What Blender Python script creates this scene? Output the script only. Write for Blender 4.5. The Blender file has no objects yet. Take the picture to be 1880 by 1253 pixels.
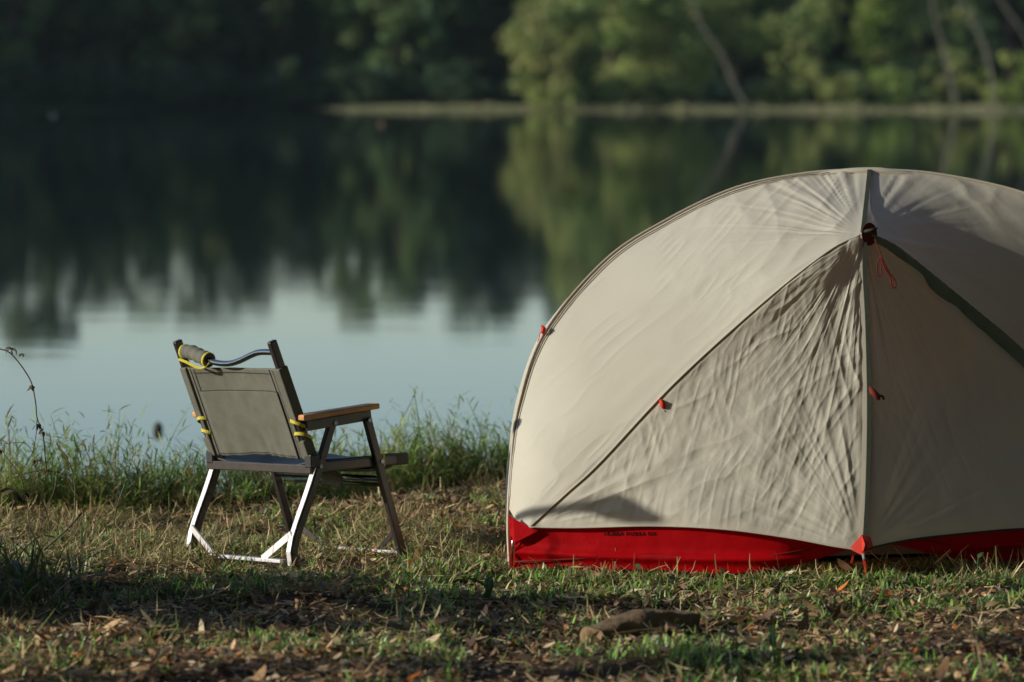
import bpy, math
import numpy as np
from mathutils import Vector, Matrix
R = math.radians
RNG = np.random.default_rng(11)
scene = bpy.context.scene
col = scene.collection

# ------------------------------------------------------------------ camera
F = 7050.0; CH = 1.21; HZ = 165.0           # focal length in photo pixels, eye height, horizon row
PITCH = math.atan((626.5 - HZ) / F)
cam = bpy.data.cameras.new("camera"); camo = bpy.data.objects.new("camera", cam)
col.objects.link(camo); scene.camera = camo
camo.location = (0, 0, CH); camo.rotation_euler = (math.pi / 2 - PITCH, 0, 0)
cam.lens = 135; cam.sensor_width = 36; cam.clip_start = .1; cam.clip_end = 3000
cam.dof.use_dof = True; cam.dof.focus_distance = 9.65; cam.dof.aperture_fstop = 4.1
cam.dof.aperture_blades = 0

def P(px, py, Y):
    """point at depth Y seen at a photo pixel"""
    a = (px - 940) / F; u = (626.5 - py) / F
    d = np.array([a, math.cos(PITCH) + u * math.sin(PITCH), -math.sin(PITCH) + u * math.cos(PITCH)])
    return np.array([0, 0, CH]) + d * (Y / d[1])

# ------------------------------------------------------------------ light
AZ, EL = R(12.5), R(18.5)                       # sun to the left, a little towards the camera
sd = np.array([-math.cos(AZ) * math.cos(EL), -math.sin(AZ) * math.cos(EL), math.sin(EL)])
sun = bpy.data.lights.new("sun", 'SUN'); suno = bpy.data.objects.new("sun", sun); col.objects.link(suno)
sun.energy = 5.0; sun.angle = R(.6); sun.color = (1, .92, .80)
suno.rotation_euler = Vector(sd).to_track_quat('Z', 'Y').to_euler()
w = bpy.data.worlds.new("World"); scene.world = w; w.use_nodes = True
nt = w.node_tree; bg = nt.nodes['Background']
sky = nt.nodes.new('ShaderNodeTexSky'); sky.sky_type = 'NISHITA'; sky.sun_disc = False
sky.sun_elevation = EL; sky.sun_rotation = math.atan2(sd[0], sd[1]); sky.air_density = 1.0
sky.dust_density = .7; sky.ozone_density = 2.0; sky.altitude = 200
nt.links.new(sky.outputs[0], bg.inputs[0]); bg.inputs[1].default_value = .15; scene.view_settings.exposure = .05
scene.view_settings.view_transform = 'Standard'; scene.view_settings.look = 'None'
scene.view_settings.gamma = 1
scene.cycles.max_bounces = 6; scene.cycles.transparent_max_bounces = 8
scene.cycles.diffuse_bounces = 3; scene.cycles.glossy_bounces = 3; scene.cycles.transmission_bounces = 4
scene.cycles.sample_clamp_indirect = 4

# ------------------------------------------------------------------ noise
def _h(ix, iy, s):
    n = (ix.astype(np.int64) * 374761393 + iy.astype(np.int64) * 668265263 + s * 974634777) & 0xffffffff
    n = ((n ^ (n >> 13)) * 1274126177) & 0xffffffff
    return ((n ^ (n >> 16)) & 0xffff) / 65535.0
def noise(x, y, s=0):
    x = np.asarray(x, float); y = np.asarray(y, float)
    ix = np.floor(x); iy = np.floor(y); fx = x - ix; fy = y - iy
    fx = fx * fx * fx * (fx * (fx * 6 - 15) + 10); fy = fy * fy * fy * (fy * (fy * 6 - 15) + 10)
    a = _h(ix, iy, s); b = _h(ix + 1, iy, s); c = _h(ix, iy + 1, s); d = _h(ix + 1, iy + 1, s)
    return (a + (b - a) * fx) * (1 - fy) + (c + (d - c) * fx) * fy
def sst(t): t = np.clip(t, 0, 1); return t * t * (3 - 2 * t)

# ------------------------------------------------------------------ helpers
def tag(o, label=None, cat=None, group=None, kind=None):
    if label: o["label"] = label
    if cat: o["category"] = cat
    if group: o["group"] = group
    if kind: o["kind"] = kind
    return o
def empty(name, loc, rot=(0, 0, 0)):
    o = bpy.data.objects.new(name, None); col.objects.link(o); o.location = loc; o.rotation_euler = rot
    o.empty_display_size = .1
    return o
def link(name, me, m, parent=None):
    if m and not me.materials: me.materials.append(m)
    o = bpy.data.objects.new(name, me); col.objects.link(o)
    if parent is not None: o.parent = parent
    return o
def copy_tree(o, parent=None):
    c = o.copy(); col.objects.link(c)
    c.parent = parent
    for ch in [k for k in bpy.data.objects if k.parent == o]: copy_tree(ch, c)
    return c
def npmesh(name, V, Q, tint=None, smooth=True, uv=None):
    """V (n,3), Q (m,4) quads -> mesh, optional colour per vertex"""
    me = bpy.data.meshes.new(name); V = np.ascontiguousarray(V, np.float32); Q = np.ascontiguousarray(Q, np.int32)
    k = Q.shape[1]
    me.vertices.add(len(V)); me.vertices.foreach_set("co", V.ravel())
    me.loops.add(Q.size); me.loops.foreach_set("vertex_index", Q.ravel())
    me.polygons.add(len(Q)); me.polygons.foreach_set("loop_start", np.arange(0, Q.size, k, dtype=np.int32))
    me.polygons.foreach_set("loop_total", np.full(len(Q), k, np.int32))
    me.update(calc_edges=True)
    if smooth: me.polygons.foreach_set("use_smooth", np.ones(len(Q), bool))
    if tint is not None:
        a = me.color_attributes.new("tint", 'FLOAT_COLOR', 'POINT')
        a.data.foreach_set("color", np.concatenate([tint, np.ones((len(V), 1))], 1).astype(np.float32).ravel())
    me.validate()
    return me
class MB:
    """collects shapes for ONE mesh"""
    def __init__(s): s.v = []; s.f = []; s.n = 0
    def add(s, v, f):
        for q in f: s.f.append([i + s.n for i in q])
        s.v += [tuple(p) for p in v]; s.n += len(v); return s
    def box(s, c, sz, rot=None):
        c = np.array(c, float); h = np.array(sz, float) / 2
        v = np.array([[x, y, z] for x in (-1, 1) for y in (-1, 1) for z in (-1, 1)]) * h
        if rot is not None: v = v @ np.array(rot).T
        return s.add(v + c, [(0, 1, 3, 2), (4, 6, 7, 5), (0, 4, 5, 1), (2, 3, 7, 6), (0, 2, 6, 4), (1, 5, 7, 3)])
    def bar(s, a, b, w, h, side=(1, 0, 0)):
        """rectangular bar from a to b; w along side, h across"""
        a = np.array(a, float); b = np.array(b, float); d = b - a; L = np.linalg.norm(d); d /= L
        sd_ = np.array(side, float); sd_ -= d * sd_.dot(d); sd_ /= np.linalg.norm(sd_); u = np.cross(d, sd_)
        return s.box((a + b) / 2, (w, L, h), np.stack([sd_, d, u], 1))
    def tube(s, pts, r, n=10, cap=True):
        pts = np.array(pts, float); m = len(pts); rr = np.broadcast_to(np.asarray(r, float), (m,))
        t = np.gradient(pts, axis=0); t /= np.linalg.norm(t, axis=1)[:, None] + 1e-12
        ref = np.array([0, 0, 1.]) if abs(t[0][2]) < .9 else np.array([1., 0, 0])
        u = np.cross(t[0], ref); u /= np.linalg.norm(u); V = []
        for i in range(m):
            u = u - t[i] * u.dot(t[i]); u /= np.linalg.norm(u); w_ = np.cross(t[i], u)
            for k in range(n):
                a = 2 * math.pi * k / n; V.append(pts[i] + rr[i] * (u * math.cos(a) + w_ * math.sin(a)))
        Fc = [(i * n + k, i * n + (k + 1) % n, (i + 1) * n + (k + 1) % n, (i + 1) * n + k) for i in range(m - 1) for k in range(n)]
        if cap: Fc += [list(range(n))[::-1], [(m - 1) * n + k for k in range(n)]]
        return s.add(V, Fc)
    def build(s, name, m, parent=None, smooth=False, bevel=0):
        me = bpy.data.meshes.new(name); me.from_pydata(s.v, [], s.f); me.update()
        if smooth: me.polygons.foreach_set("use_smooth", [True] * len(me.polygons))
        o = link(name, me, m, parent)
        if bevel:
            b = o.modifiers.new("bevel", 'BEVEL'); b.width = bevel; b.segments = 2; b.limit_method = 'ANGLE'
        return o
def spline(pts, n):
    """Catmull-Rom through pts, n samples evenly by length"""
    p = np.array(pts, float); p = np.vstack([2 * p[0] - p[1], p, 2 * p[-1] - p[-2]]); out = []
    for i in range(1, len(p) - 2):
        t = np.linspace(0, 1, 24, endpoint=False)[:, None]
        out.append(.5 * (2 * p[i] + (p[i + 1] - p[i - 1]) * t + (2 * p[i - 1] - 5 * p[i] + 4 * p[i + 1] - p[i + 2]) * t ** 2
                         + (3 * p[i] - p[i - 1] - 3 * p[i + 1] + p[i + 2]) * t ** 3))
    out = np.vstack(out + [p[-2][None]]); d = np.r_[0, np.cumsum(np.linalg.norm(np.diff(out, axis=0), axis=1))]
    s = np.linspace(0, d[-1], n); return np.stack([np.interp(s, d, out[:, k]) for k in range(out.shape[1])], 1)

# ------------------------------------------------------------------ materials
def mat(name, c=(.5, .5, .5), rough=.6, metal=0., spec=.5, trans=0., tint=False, vary=0., nscale=8., bump=0., bscale=60.,
        dark=None, coat=0., sheen=0., objvary=0.):
    m = bpy.data.materials.new(name); m.use_nodes = True; n = m.node_tree; L = n.links
    b = n.nodes['Principled BSDF']; out = n.nodes['Material Output']
    b.inputs['Roughness'].default_value = rough; b.inputs['Metallic'].default_value = metal
    b.inputs['Specular IOR Level'].default_value = spec; b.inputs['Coat Weight'].default_value = coat
    b.inputs['Coat Roughness'].default_value = .35
    tc = n.nodes.new('ShaderNodeTexCoord')
    src = None
    if tint:
        at = n.nodes.new('ShaderNodeAttribute'); at.attribute_name = 'tint'; src = at.outputs['Color']
    else:
        rgb = n.nodes.new('ShaderNodeRGB'); rgb.outputs[0].default_value = (*c, 1); src = rgb.outputs[0]
    if vary:
        no = n.nodes.new('ShaderNodeTexNoise'); no.inputs['Scale'].default_value = nscale; no.inputs['Detail'].default_value = 5
        L.new(tc.outputs['Object'], no.inputs['Vector'])
        mr = n.nodes.new('ShaderNodeMapRange'); mr.inputs[1].default_value = .3; mr.inputs[2].default_value = .7
        L.new(no.outputs[0], mr.inputs[0])
        mx = n.nodes.new('ShaderNodeMix'); mx.data_type = 'RGBA'; L.new(mr.outputs[0], mx.inputs[0])
        dk = n.nodes.new('ShaderNodeMix'); dk.data_type = 'RGBA'; dk.blend_type = 'MULTIPLY'; dk.inputs[0].default_value = 1
        L.new(src, dk.inputs[6]); q = dark or (1 - vary,) * 3; dk.inputs[7].default_value = (*q, 1)
        L.new(dk.outputs[2], mx.inputs[6]); L.new(src, mx.inputs[7]); src = mx.outputs[2]
    if objvary:
        oi = n.nodes.new('ShaderNodeObjectInfo'); hs = n.nodes.new('ShaderNodeHueSaturation')
        mr = n.nodes.new('ShaderNodeMapRange'); mr.inputs[3].default_value = 1 - objvary; mr.inputs[4].default_value = 1 + objvary
        L.new(oi.outputs['Random'], mr.inputs[0]); L.new(mr.outputs[0], hs.inputs['Value'])
        mr2 = n.nodes.new('ShaderNodeMapRange'); mr2.inputs[3].default_value = .5 - .04 * objvary; mr2.inputs[4].default_value = .5 + .06 * objvary
        L.new(oi.outputs['Random'], mr2.inputs[0]); L.new(mr2.outputs[0], hs.inputs['Hue'])
        L.new(src, hs.inputs['Color']); src = hs.outputs[0]
    L.new(src, b.inputs['Base Color'])
    if bump:
        no = n.nodes.new('ShaderNodeTexNoise'); no.inputs['Scale'].default_value = bscale; no.inputs['Detail'].default_value = 4
        L.new(tc.outputs['Object'], no.inputs['Vector'])
        bp = n.nodes.new('ShaderNodeBump'); bp.inputs['Strength'].default_value = 1; bp.inputs['Distance'].default_value = bump
        L.new(no.outputs[0], bp.inputs['Height']); L.new(bp.outputs[0], b.inputs['Normal'])
    if trans:
        tr = n.nodes.new('ShaderNodeBsdfTranslucent'); L.new(src, tr.inputs['Color'])
        if bump: L.new(bp.outputs[0], tr.inputs['Normal'])
        ms = n.nodes.new('ShaderNodeMixShader'); ms.inputs[0].default_value = trans
        L.new(b.outputs[0], ms.inputs[1]); L.new(tr.outputs[0], ms.inputs[2]); L.new(ms.outputs[0], out.inputs['Surface'])
    return m

M = {}
M['soil'] = mat('soil', (.085, .058, .036), .95, vary=.6, nscale=14, bump=.01, bscale=45, spec=.1)
M['far_soil'] = mat('dry_shore_grass', (.17, .17, .085), .95, vary=.45, nscale=.5, spec=.05)
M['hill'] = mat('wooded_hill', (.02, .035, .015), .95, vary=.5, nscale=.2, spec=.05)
M['straw'] = mat('dry_straw', tint=True, rough=.7, trans=.25, spec=.25)
M['litter'] = mat('dead_leaves', tint=True, rough=.6, trans=.15, spec=.3, vary=.35, nscale=60)
M['grass'] = mat('green_grass', tint=True, rough=.42, trans=.4, spec=.5)
M['leaf'] = mat('tree_foliage', tint=True, rough=.6, trans=.3, spec=.2, objvary=.25)
M['bark'] = mat('bark', (.13, .10, .075), .9, vary=.5, nscale=3, spec=.1)
M['pale_bark'] = mat('pale_bark', (.15, .14, .11), .9, vary=.4, nscale=3, spec=.1)
M['fly'] = mat('cream_ripstop', (.59, .575, .475), .5, trans=.24, spec=.3, vary=.10, nscale=3.5, bump=.0004, bscale=90, coat=.06)
M['fly_crinkled'] = mat('crinkled_cream_ripstop', (.59, .575, .475), .5, trans=.24, spec=.3, vary=.10, nscale=3.5, bump=.0007, bscale=70, coat=.08)
for q_ in ('fly', 'fly_crinkled'):
    for n_ in M[q_].node_tree.nodes:
        if n_.type == 'BSDF_TRANSLUCENT':
            for l_ in list(n_.inputs['Color'].links): M[q_].node_tree.links.remove(l_)
            n_.inputs['Color'].default_value = (.85, .52, .25, 1)
M['trim'] = mat('grey_green_tape', (.05, .06, .045), .75, spec=.1, trans=.1, vary=.2, nscale=60)
M['red'] = mat('red_coated_nylon', (.40, .001, .004), .6, trans=.1, spec=.08, vary=.25, nscale=9, bump=.004, bscale=16)
M['sleeve'] = mat('grey_green_sleeve', (.15, .18, .13), .7, spec=.15, vary=.3, nscale=20)
M['webbing'] = mat('red_webbing', (.62, .035, .015), .6, trans=.15, spec=.3, vary=.2, nscale=150)
M['redcord'] = mat('dark_red_cord', (.12, .014, .01), .7, spec=.2)
M['tentfloor'] = mat('tent_floor_cloth', (.05, .02, .018), .7)
M['black'] = mat('black_plastic', (.015, .015, .016), .4)
M['ink'] = mat('black_ink', (.004, .002, .002), .7, spec=.1)
M['alu'] = mat('dark_anodised_aluminium', (.09, .08, .075), .36, metal=.75, vary=.2, nscale=40)
M['bright_alu'] = mat('bright_aluminium', (.85, .83, .83), .4, metal=.5, vary=.12, nscale=40)  # very pale, doubling as the sun on the rear leg faces
M['tubing'] = mat('gunmetal_tube', (.20, .22, .25), .22, metal=1.)
M['canvas'] = mat('grey_canvas', (.135, .135, .108), .85, spec=.2, vary=.2, nscale=30, bump=.0006, bscale=700)
M['seatcloth'] = mat('slate_seat_cloth', (.035, .042, .05), .6, spec=.4, bump=.0006, bscale=500)
M['seam'] = mat('dark_seam', (.02, .02, .017), .8)
M['yellow'] = mat('yellow_webbing', (.55, .47, .03), .7, vary=.25, nscale=200)
M['wood'] = mat('oiled_beech', (.60, .29, .10), .5, vary=.35, nscale=25)
M['log'] = mat('weathered_timber', (.19, .135, .08), .9, vary=.5, nscale=22, bump=.01, bscale=30, spec=.15)
M['logend'] = mat('cut_timber_end', (.24, .165, .095), .9, vary=.4, nscale=40, bump=.006, bscale=60, spec=.1)
M['dryleaf'] = mat('shrivelled_leaf', (.11, .085, .04), .85, vary=.5, nscale=120, trans=.15)
M['stem'] = mat('dry_brown_stem', (.09, .06, .035), .8)
M['darkpod'] = mat('dark_pod', (.03, .035, .02), .7, vary=.4, nscale=80)
M['float'] = mat('white_float', (.2, .2, .19), .5)
M['float2'] = mat('brown_float', (.35, .2, .12), .5)

# water
m = bpy.data.materials.new('lake_water'); m.use_nodes = True; n = m.node_tree; b = n.nodes['Principled BSDF']
b.inputs['Base Color'].default_value = (.006, .014, .014, 1); b.inputs['Roughness'].default_value = .03; b.inputs['IOR'].default_value = 1.33
tc = n.nodes.new('ShaderNodeTexCoord'); mp = n.nodes.new('ShaderNodeMapping'); mp.inputs['Scale'].default_value = (.5, 1.6, 1)
n.links.new(tc.outputs['Object'], mp.inputs[0])
no = n.nodes.new('ShaderNodeTexNoise'); no.inputs['Scale'].default_value = 1.4; no.inputs['Detail'].default_value = 3
n.links.new(mp.outputs[0], no.inputs['Vector'])
bp = n.nodes.new('ShaderNodeBump'); bp.inputs['Strength'].default_value = 1; bp.inputs['Distance'].default_value = .0012
n.links.new(no.outputs[0], bp.inputs['Height']); n.links.new(bp.outputs[0], b.inputs['Normal'])
M['water'] = m

# ------------------------------------------------------------------ terrain
WZ = -.5
CX, CY, CT, CR = -.535, 9.913, R(51.81), R(2.84)       # camp chair: place, heading, lean on uneven ground
def edge(x): return 11.0 + .75 * sst((np.asarray(x) + .95) / 1.1) + .25 * (noise(np.asarray(x) * 1.3, 0, 5) - .5)
def ground(x, y):
    x = np.asarray(x, float); y = np.asarray(y, float)
    z = .030 * (noise(x * 2.2, y * 2.2, 1) - .5) + .032 * (noise(x * 6, y * 6, 2) - .5) + .012 * (noise(x * 22, y * 22, 3) - .5)
    k = np.exp(-((x - CX) ** 2 + (y - CY) ** 2) / .16)
    lat = (x - CX) * math.cos(CT) - (y - CY) * math.sin(CT)
    z = z * (1 - .8 * k) + lat * .05 * k
    z = z * (1 - .7 * np.exp(-((x - .9) / 1.1) ** 4 - ((y - 9.9) / .6) ** 4))
    z += .05 * np.exp(-((x + 1.5) / .35) ** 2 - ((y - 9.3) / .5) ** 2)
    t = y - edge(x)
    return z - .012 * k - .85 * sst(t / 1.1) + .03 * np.exp(-((t + .05) / .12) ** 2)
xs = np.r_[-500, -300, -150, -80, -40, -20, -12, -8, -6, -5, -4.4, np.arange(-4, 4.5, .018), 5, 6, 8, 12, 20, 40, 80, 150, 300, 500]
ys = np.r_[-300, -100, -40, -15, -5, 0, 3, 5, 6, 6.6, np.arange(7, 12.8, .018), 13, 14, 18, 30, 60, 120, 200, 300, 450, 700, 1000]
X, Y = np.meshgrid(xs, ys); Z = ground(X, Y)
Z = np.where(Y > 12.8, -1.2, Z)
nx, ny = len(xs), len(ys)
idx = np.arange(nx * ny).reshape(ny, nx)
Q = np.stack([idx[:-1, :-1], idx[:-1, 1:], idx[1:, 1:], idx[1:, :-1]], -1).reshape(-1, 4)
tag(link('ground', npmesh('ground', np.stack([X, Y, Z], -1).reshape(-1, 3), Q), M['soil']), kind='structure')
tag(link('water', npmesh('water', [[-600, 10.9, WZ], [600, 10.9, WZ], [600, 900, WZ], [-600, 900, WZ]], [[0, 1, 2, 3]], smooth=False), M['water']), kind='structure')

# far shore: a low grassy spit on the right, the forest bank beyond
def shore_h(x, y, part=2):
    front = 313 + 5 * (noise(x / 9, 0, 21) - .5) - 5 * sst((x - 10) / 20) + 16 * sst((-10 - x) / 8) ** 2 * (x < -10) + 400 * sst((-18.6 - x) / 1.5)
    t = y - front
    a = WZ - .4 + (.52 * sst((t + 4) / 6) + .25 * sst((t - 3) / 25)) * (.62 + .38 * sst((x + 19) / 9)) + .15 * (noise(x / 2, y / 2, 22) - .5)
    t2 = y - 343 - 4 * (noise(x / 14, 3, 23) - .5)
    b_ = WZ - .4 + .9 * sst((t2 + 2) / 4) + 16 * sst((t2 - 6) / 70)
    return (a, b_, np.maximum(a, b_))[part]
xs2 = np.r_[-300, -200, -140, -100, -80, np.arange(-70, 70, 1.0), 80, 110, 160, 230, 300]
ys2 = np.r_[298, np.arange(303, 336, .7), np.arange(336, 430, 3), 500, 600, 700]
X, Y = np.meshgrid(xs2, ys2); Z = shore_h(X, Y, 0); ZB = shore_h(X, Y, 1)
idx = np.arange(X.size).reshape(X.shape)
Q = np.stack([idx[:-1, :-1], idx[:-1, 1:], idx[1:, 1:], idx[1:, :-1]], -1).reshape(-1, 4)
tag(link('far_shore', npmesh('far_shore', np.stack([X, Y, Z], -1).reshape(-1, 3), Q), M['far_soil']), kind='structure')
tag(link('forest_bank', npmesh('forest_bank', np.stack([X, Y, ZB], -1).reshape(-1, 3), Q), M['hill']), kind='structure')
# unseen wooded hill, added so its shade covers the foot of the far forest
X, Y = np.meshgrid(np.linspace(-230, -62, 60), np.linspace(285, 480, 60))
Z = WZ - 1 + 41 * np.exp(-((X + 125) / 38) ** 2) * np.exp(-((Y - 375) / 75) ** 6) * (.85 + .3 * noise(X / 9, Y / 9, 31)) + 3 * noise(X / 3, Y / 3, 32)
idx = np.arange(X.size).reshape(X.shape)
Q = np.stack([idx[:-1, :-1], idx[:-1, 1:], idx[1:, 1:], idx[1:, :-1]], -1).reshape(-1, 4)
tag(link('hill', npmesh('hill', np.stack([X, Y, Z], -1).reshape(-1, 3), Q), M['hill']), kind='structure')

# ------------------------------------------------------------------ blades (grass, straw, leaves)
def blades(name, base, az, L, W, th0, th1, roll, prof, tint, k=3, tipdark=None):
    N = len(base); s = np.linspace(0, 1, k + 1)
    th = th0[:, None] + (th1 - th0)[:, None] * s[None]
    d = np.stack([np.sin(th) * np.cos(az)[:, None], np.sin(th) * np.sin(az)[:, None], np.cos(th)], -1)
    mid = (d[:, 1:] + d[:, :-1]) / 2 * (L / k)[:, None, None]
    p = base[:, None] + np.concatenate([np.zeros((N, 1, 3)), np.cumsum(mid, 1)], 1)
    sv = np.stack([-np.sin(az), np.cos(az), 0 * az], -1)[:, None] + 0 * d
    up = np.cross(d, sv)
    sv = sv * np.cos(roll)[:, None, None] + up * np.sin(roll)[:, None, None]
    hw = (W[:, None] * np.asarray(prof)[None] / 2)[..., None]
    V = np.stack([p - sv * hw, p + sv * hw], 2).reshape(-1, 3)
    o = (np.arange(N) * (k + 1) * 2)[:, None]; i = np.arange(k)[None] * 2
    Q = np.stack([o + i, o + i + 1, o + i + 3, o + i + 2], -1).reshape(-1, 4)
    T = np.repeat(tint, (k + 1) * 2, 0)
    return V, Q, T
def joinb(parts):
    V, Q, T, n = [], [], [], 0
    for v, q, t in parts: V.append(v); Q.append(q + n); T.append(t); n += len(v)
    return np.vstack(V), np.vstack(Q), np.vstack(T)
def pick(cols, N, jit=.25, wts=None):
    cols = np.array(cols); c = cols[RNG.choice(len(cols), N, p=wts)]
    return np.clip(c * (1 + jit * RNG.normal(size=(N, 1))), .004, .9)
def scatter(N, x0=-2.0, x1=2.2, y0=7.3, y1=11.9, dens=None):
    out = np.zeros((0, 2))
    while len(out) < N:
        p = RNG.uniform([x0, y0], [x1, y1], (N * 2, 2))
        if dens is not None: p = p[RNG.random(len(p)) < dens(p[:, 0], p[:, 1])]
        out = np.vstack([out, p])
    out = out[:N]
    return np.c_[out, ground(out[:, 0], out[:, 1])]
U = RNG.uniform
def g2(x, y, cx, cy, sx, sy): return np.exp(-((x - cx) / sx) ** 2 - ((y - cy) / sy) ** 2)
def off_tent(x, y): return ~((x > -.0) & (x < 2.0) & (y > 9.62) & (y < 11.1))
def green_d(x, y):
    a = 1.5 * g2(x, y, -.36, 8.15, .36, .13) + 1.0 * g2(x, y, .5, 9.1, .75, .24) + .8 * g2(x, y, 1.0, 8.95, .5, .18) + .7 * g2(x, y, .42, 8.03, .28, .1) + .6 * g2(x, y, .35, 7.95, .35, .15)
    a += .45 * g2(x, y, -.3, 9.9, .9, .7) + .35 * g2(x, y, -.05, 9.45, .2, .3) + .5 * g2(x, y, -1.5, 9.4, .3, .6) + .10
    return np.clip(a * (.05 + 1.5 * sst((noise(x * 4.5, y * 4.5, 41) * .7 + noise(x * 13, y * 13, 45) * .3 - .38) / .22)), 0, 1) * (y < edge(x) + .1) * off_tent(x, y)
def straw_d(x, y):
    a = .07 + .9 * sst((y - 9.1) / .6) + .2 * sst((-.6 - x) / .3)
    return np.clip(a * (.12 + 1.1 * sst((noise(x * 3.2, y * 3.2, 42) * .65 + noise(x * 11, y * 11, 44) * .35 - .3) / .3)) * (1 - .6 * g2(x, y, -.66, 9.79, .2, .16)), 0, 1) * (y < edge(x) + .25) * off_tent(x, y)
def litter_d(x, y):
    a = .32 + .7 * sst((9.3 - y) / .5)
    return np.clip(a * (.1 + 1.5 * noise(x * 3.3, y * 3.3, 43) ** 1.4) * (1 - .3 * g2(x, y, .28, 8.33, .15, .07)), 0, 1) * (y < edge(x) + .2) * off_tent(x, y)
def straws(N, x0=-2., x1=2.2, y0=7.3, y1=11.9):
    b_ = scatter(N, x0, x1, y0, y1, straw_d); b_[:, 2] += U(0, .02, N)
    t0 = np.where(RNG.random(N) < .12, U(R(15), R(60), N), U(R(60), R(98), N))
    return blades('s', b_, U(0, 6.283, N), U(.018, .075, N) ** 1.0, U(.0012, .0042, N), t0, t0 + U(-.9, 1.0, N), U(-1, 1, N), (1, 1, .8, .3),
                  pick([(.42, .33, .17), (.56, .46, .26), (.32, .23, .12), (.22, .19, .08), (.16, .10, .05), (.20, .24, .07)], N))
V, Q, T = joinb([straws(56000), straws(9000, -4, 4.4, 6.6, 12)])
tag(link('dry_grass', npmesh('dry_grass', V, Q, T), M['straw']), 'dry tan straw and dead grass matted over the ground around the chair', 'dry grass', kind='stuff')
def litter(N, x0=-2., x1=2.2, y0=7.3, y1=11.9):
    b_ = scatter(N, x0, x1, y0, y1, litter_d); b_[:, 2] += U(.002, .024, N)
    t0 = np.where(RNG.random(N) < .12, U(R(50), R(80), N), U(R(74), R(100), N)); big = RNG.random(N) < .035
    L = np.where(big, U(.04, .065, N), U(.010, .034, N))
    return blades('l', b_, U(0, 6.283, N), L, L * U(.18, .45, N), t0, t0 + U(-.8, 1.1, N), U(-.7, .7, N), (.1, .8, 1, .75, .05),
                  pick([(.42, .26, .13), (.56, .39, .21), (.26, .14, .07), (.12, .07, .04), (.68, .53, .34), (.50, .15, .02), (.18, .13, .09)], N,
                       wts=[.24, .18, .2, .16, .1, .03, .09]), k=4)
def twigs(N):
    b_ = scatter(N, -2., 2.2, 7.3, 11.5, litter_d); b_[:, 2] += U(.008, .022, N); t0 = U(R(78), R(95), N)
    return blades('tw', b_, U(0, 6.283, N), U(.05, .16, N), U(.0016, .0035, N), t0, t0 + U(-.3, .3, N), U(-1.5, 1.5, N), (1, 1, .9, .8, .5),
                  pick([(.14, .09, .055), (.22, .16, .10), (.34, .27, .18)], N), k=4)
V, Q, T = joinb([twigs(900), litter(48000), litter(4000, -4, 4.4, 6.6, 12)])
tag(link('leaf_litter', npmesh('leaf_litter', V, Q, T), M['litter']), 'brown curled dead leaves strewn over the bare foreground earth', 'dead leaves', kind='stuff')
def greens(N, x0=-2., x1=2.2, y0=7.3, y1=11.9):
    b_ = scatter(N // 6, x0, x1, y0, y1, green_d); b_ = np.repeat(b_, 6, 0); n_ = len(b_)
    b_[:, :2] += RNG.normal(0, .009, (n_, 2)); b_[:, 2] = ground(b_[:, 0], b_[:, 1])
    t0 = U(0, R(55), n_)
    return blades('g', b_, U(0, 6.283, n_), U(.012, .045, n_), U(.003, .008, n_), t0, t0 + U(.1, 1.3, n_), U(-.6, .6, n_), (.5, 1, .8, .08),
                  pick([(.15, .32, .05), (.25, .45, .09), (.17, .27, .13), (.36, .45, .11), (.06, .13, .04), (.42, .44, .20)], n_))
V, Q, T = joinb([greens(38000), greens(8000, -4, 4.4, 6.6, 12)])
tag(link('short_grass', npmesh('short_grass', V, Q, T), M['grass']), 'low green grass and creeping weeds in patches before the tent', 'grass', kind='stuff')

# tall grass on the bank
def tall(N, x0, x1, y0, y1, h0, h1, dens=None):
    b_ = scatter(N, x0, x1, y0, y1, dens); az = U(0, 6.283, N); L = U(h0, h1, N) * (.65 + .6 * noise(b_[:, 0] * 3, b_[:, 1] * 3, 51))
    t0 = U(0, .3, N); t1 = t0 + U(.1, .9, N)
    ca = pick([(.20, .33, .06), (.27, .40, .08), (.13, .22, .05), (.34, .34, .12), (.26, .22, .09)], N, .2)
    st = blades('t', b_, az, L, U(.0018, .0042, N), t0, t1, U(-1.2, 1.2, N), (1, 1, .9, .7, .3), ca, k=4)
    K = 9; NL = N * K; r = np.repeat(np.arange(N), K); s = np.tile(np.linspace(.25, 1, K), N)
    th = t0[r] + (t1 - t0)[r] * s / 2
    pos = b_[r] + (L[r] * s)[:, None] * np.stack([np.sin(th) * np.cos(az[r]), np.sin(th) * np.sin(az[r]), np.cos(th)], -1)
    q0 = U(.3, 1.2, NL)
    lv = blades('u', pos, U(0, 6.283, NL), U(.02, .06, NL), U(.002, .0055, NL), q0, q0 + U(.1, .9, NL), U(-.6, .6, NL), (.4, 1, .7, .05), np.clip(ca[r] * U(.8, 1.3, (NL, 1)), 0, 1))
    return [st, lv]
def bank_d(x, y):
    t = y - edge(x)
    a = g2(x, y, -1.40, 11.15, .26, .5) + .75 * g2(x, y, -.30, 11.35, .36, .5) + .22 * g2(x, y, -.85, 11.2, .3, .5) + .8 * g2(x, y, .1, 11.6, .3, .6) + .45 * (np.abs(x) > 1.7)
    return np.clip(a, 0, 1) * (t > -.12) * (t < .6)
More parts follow.
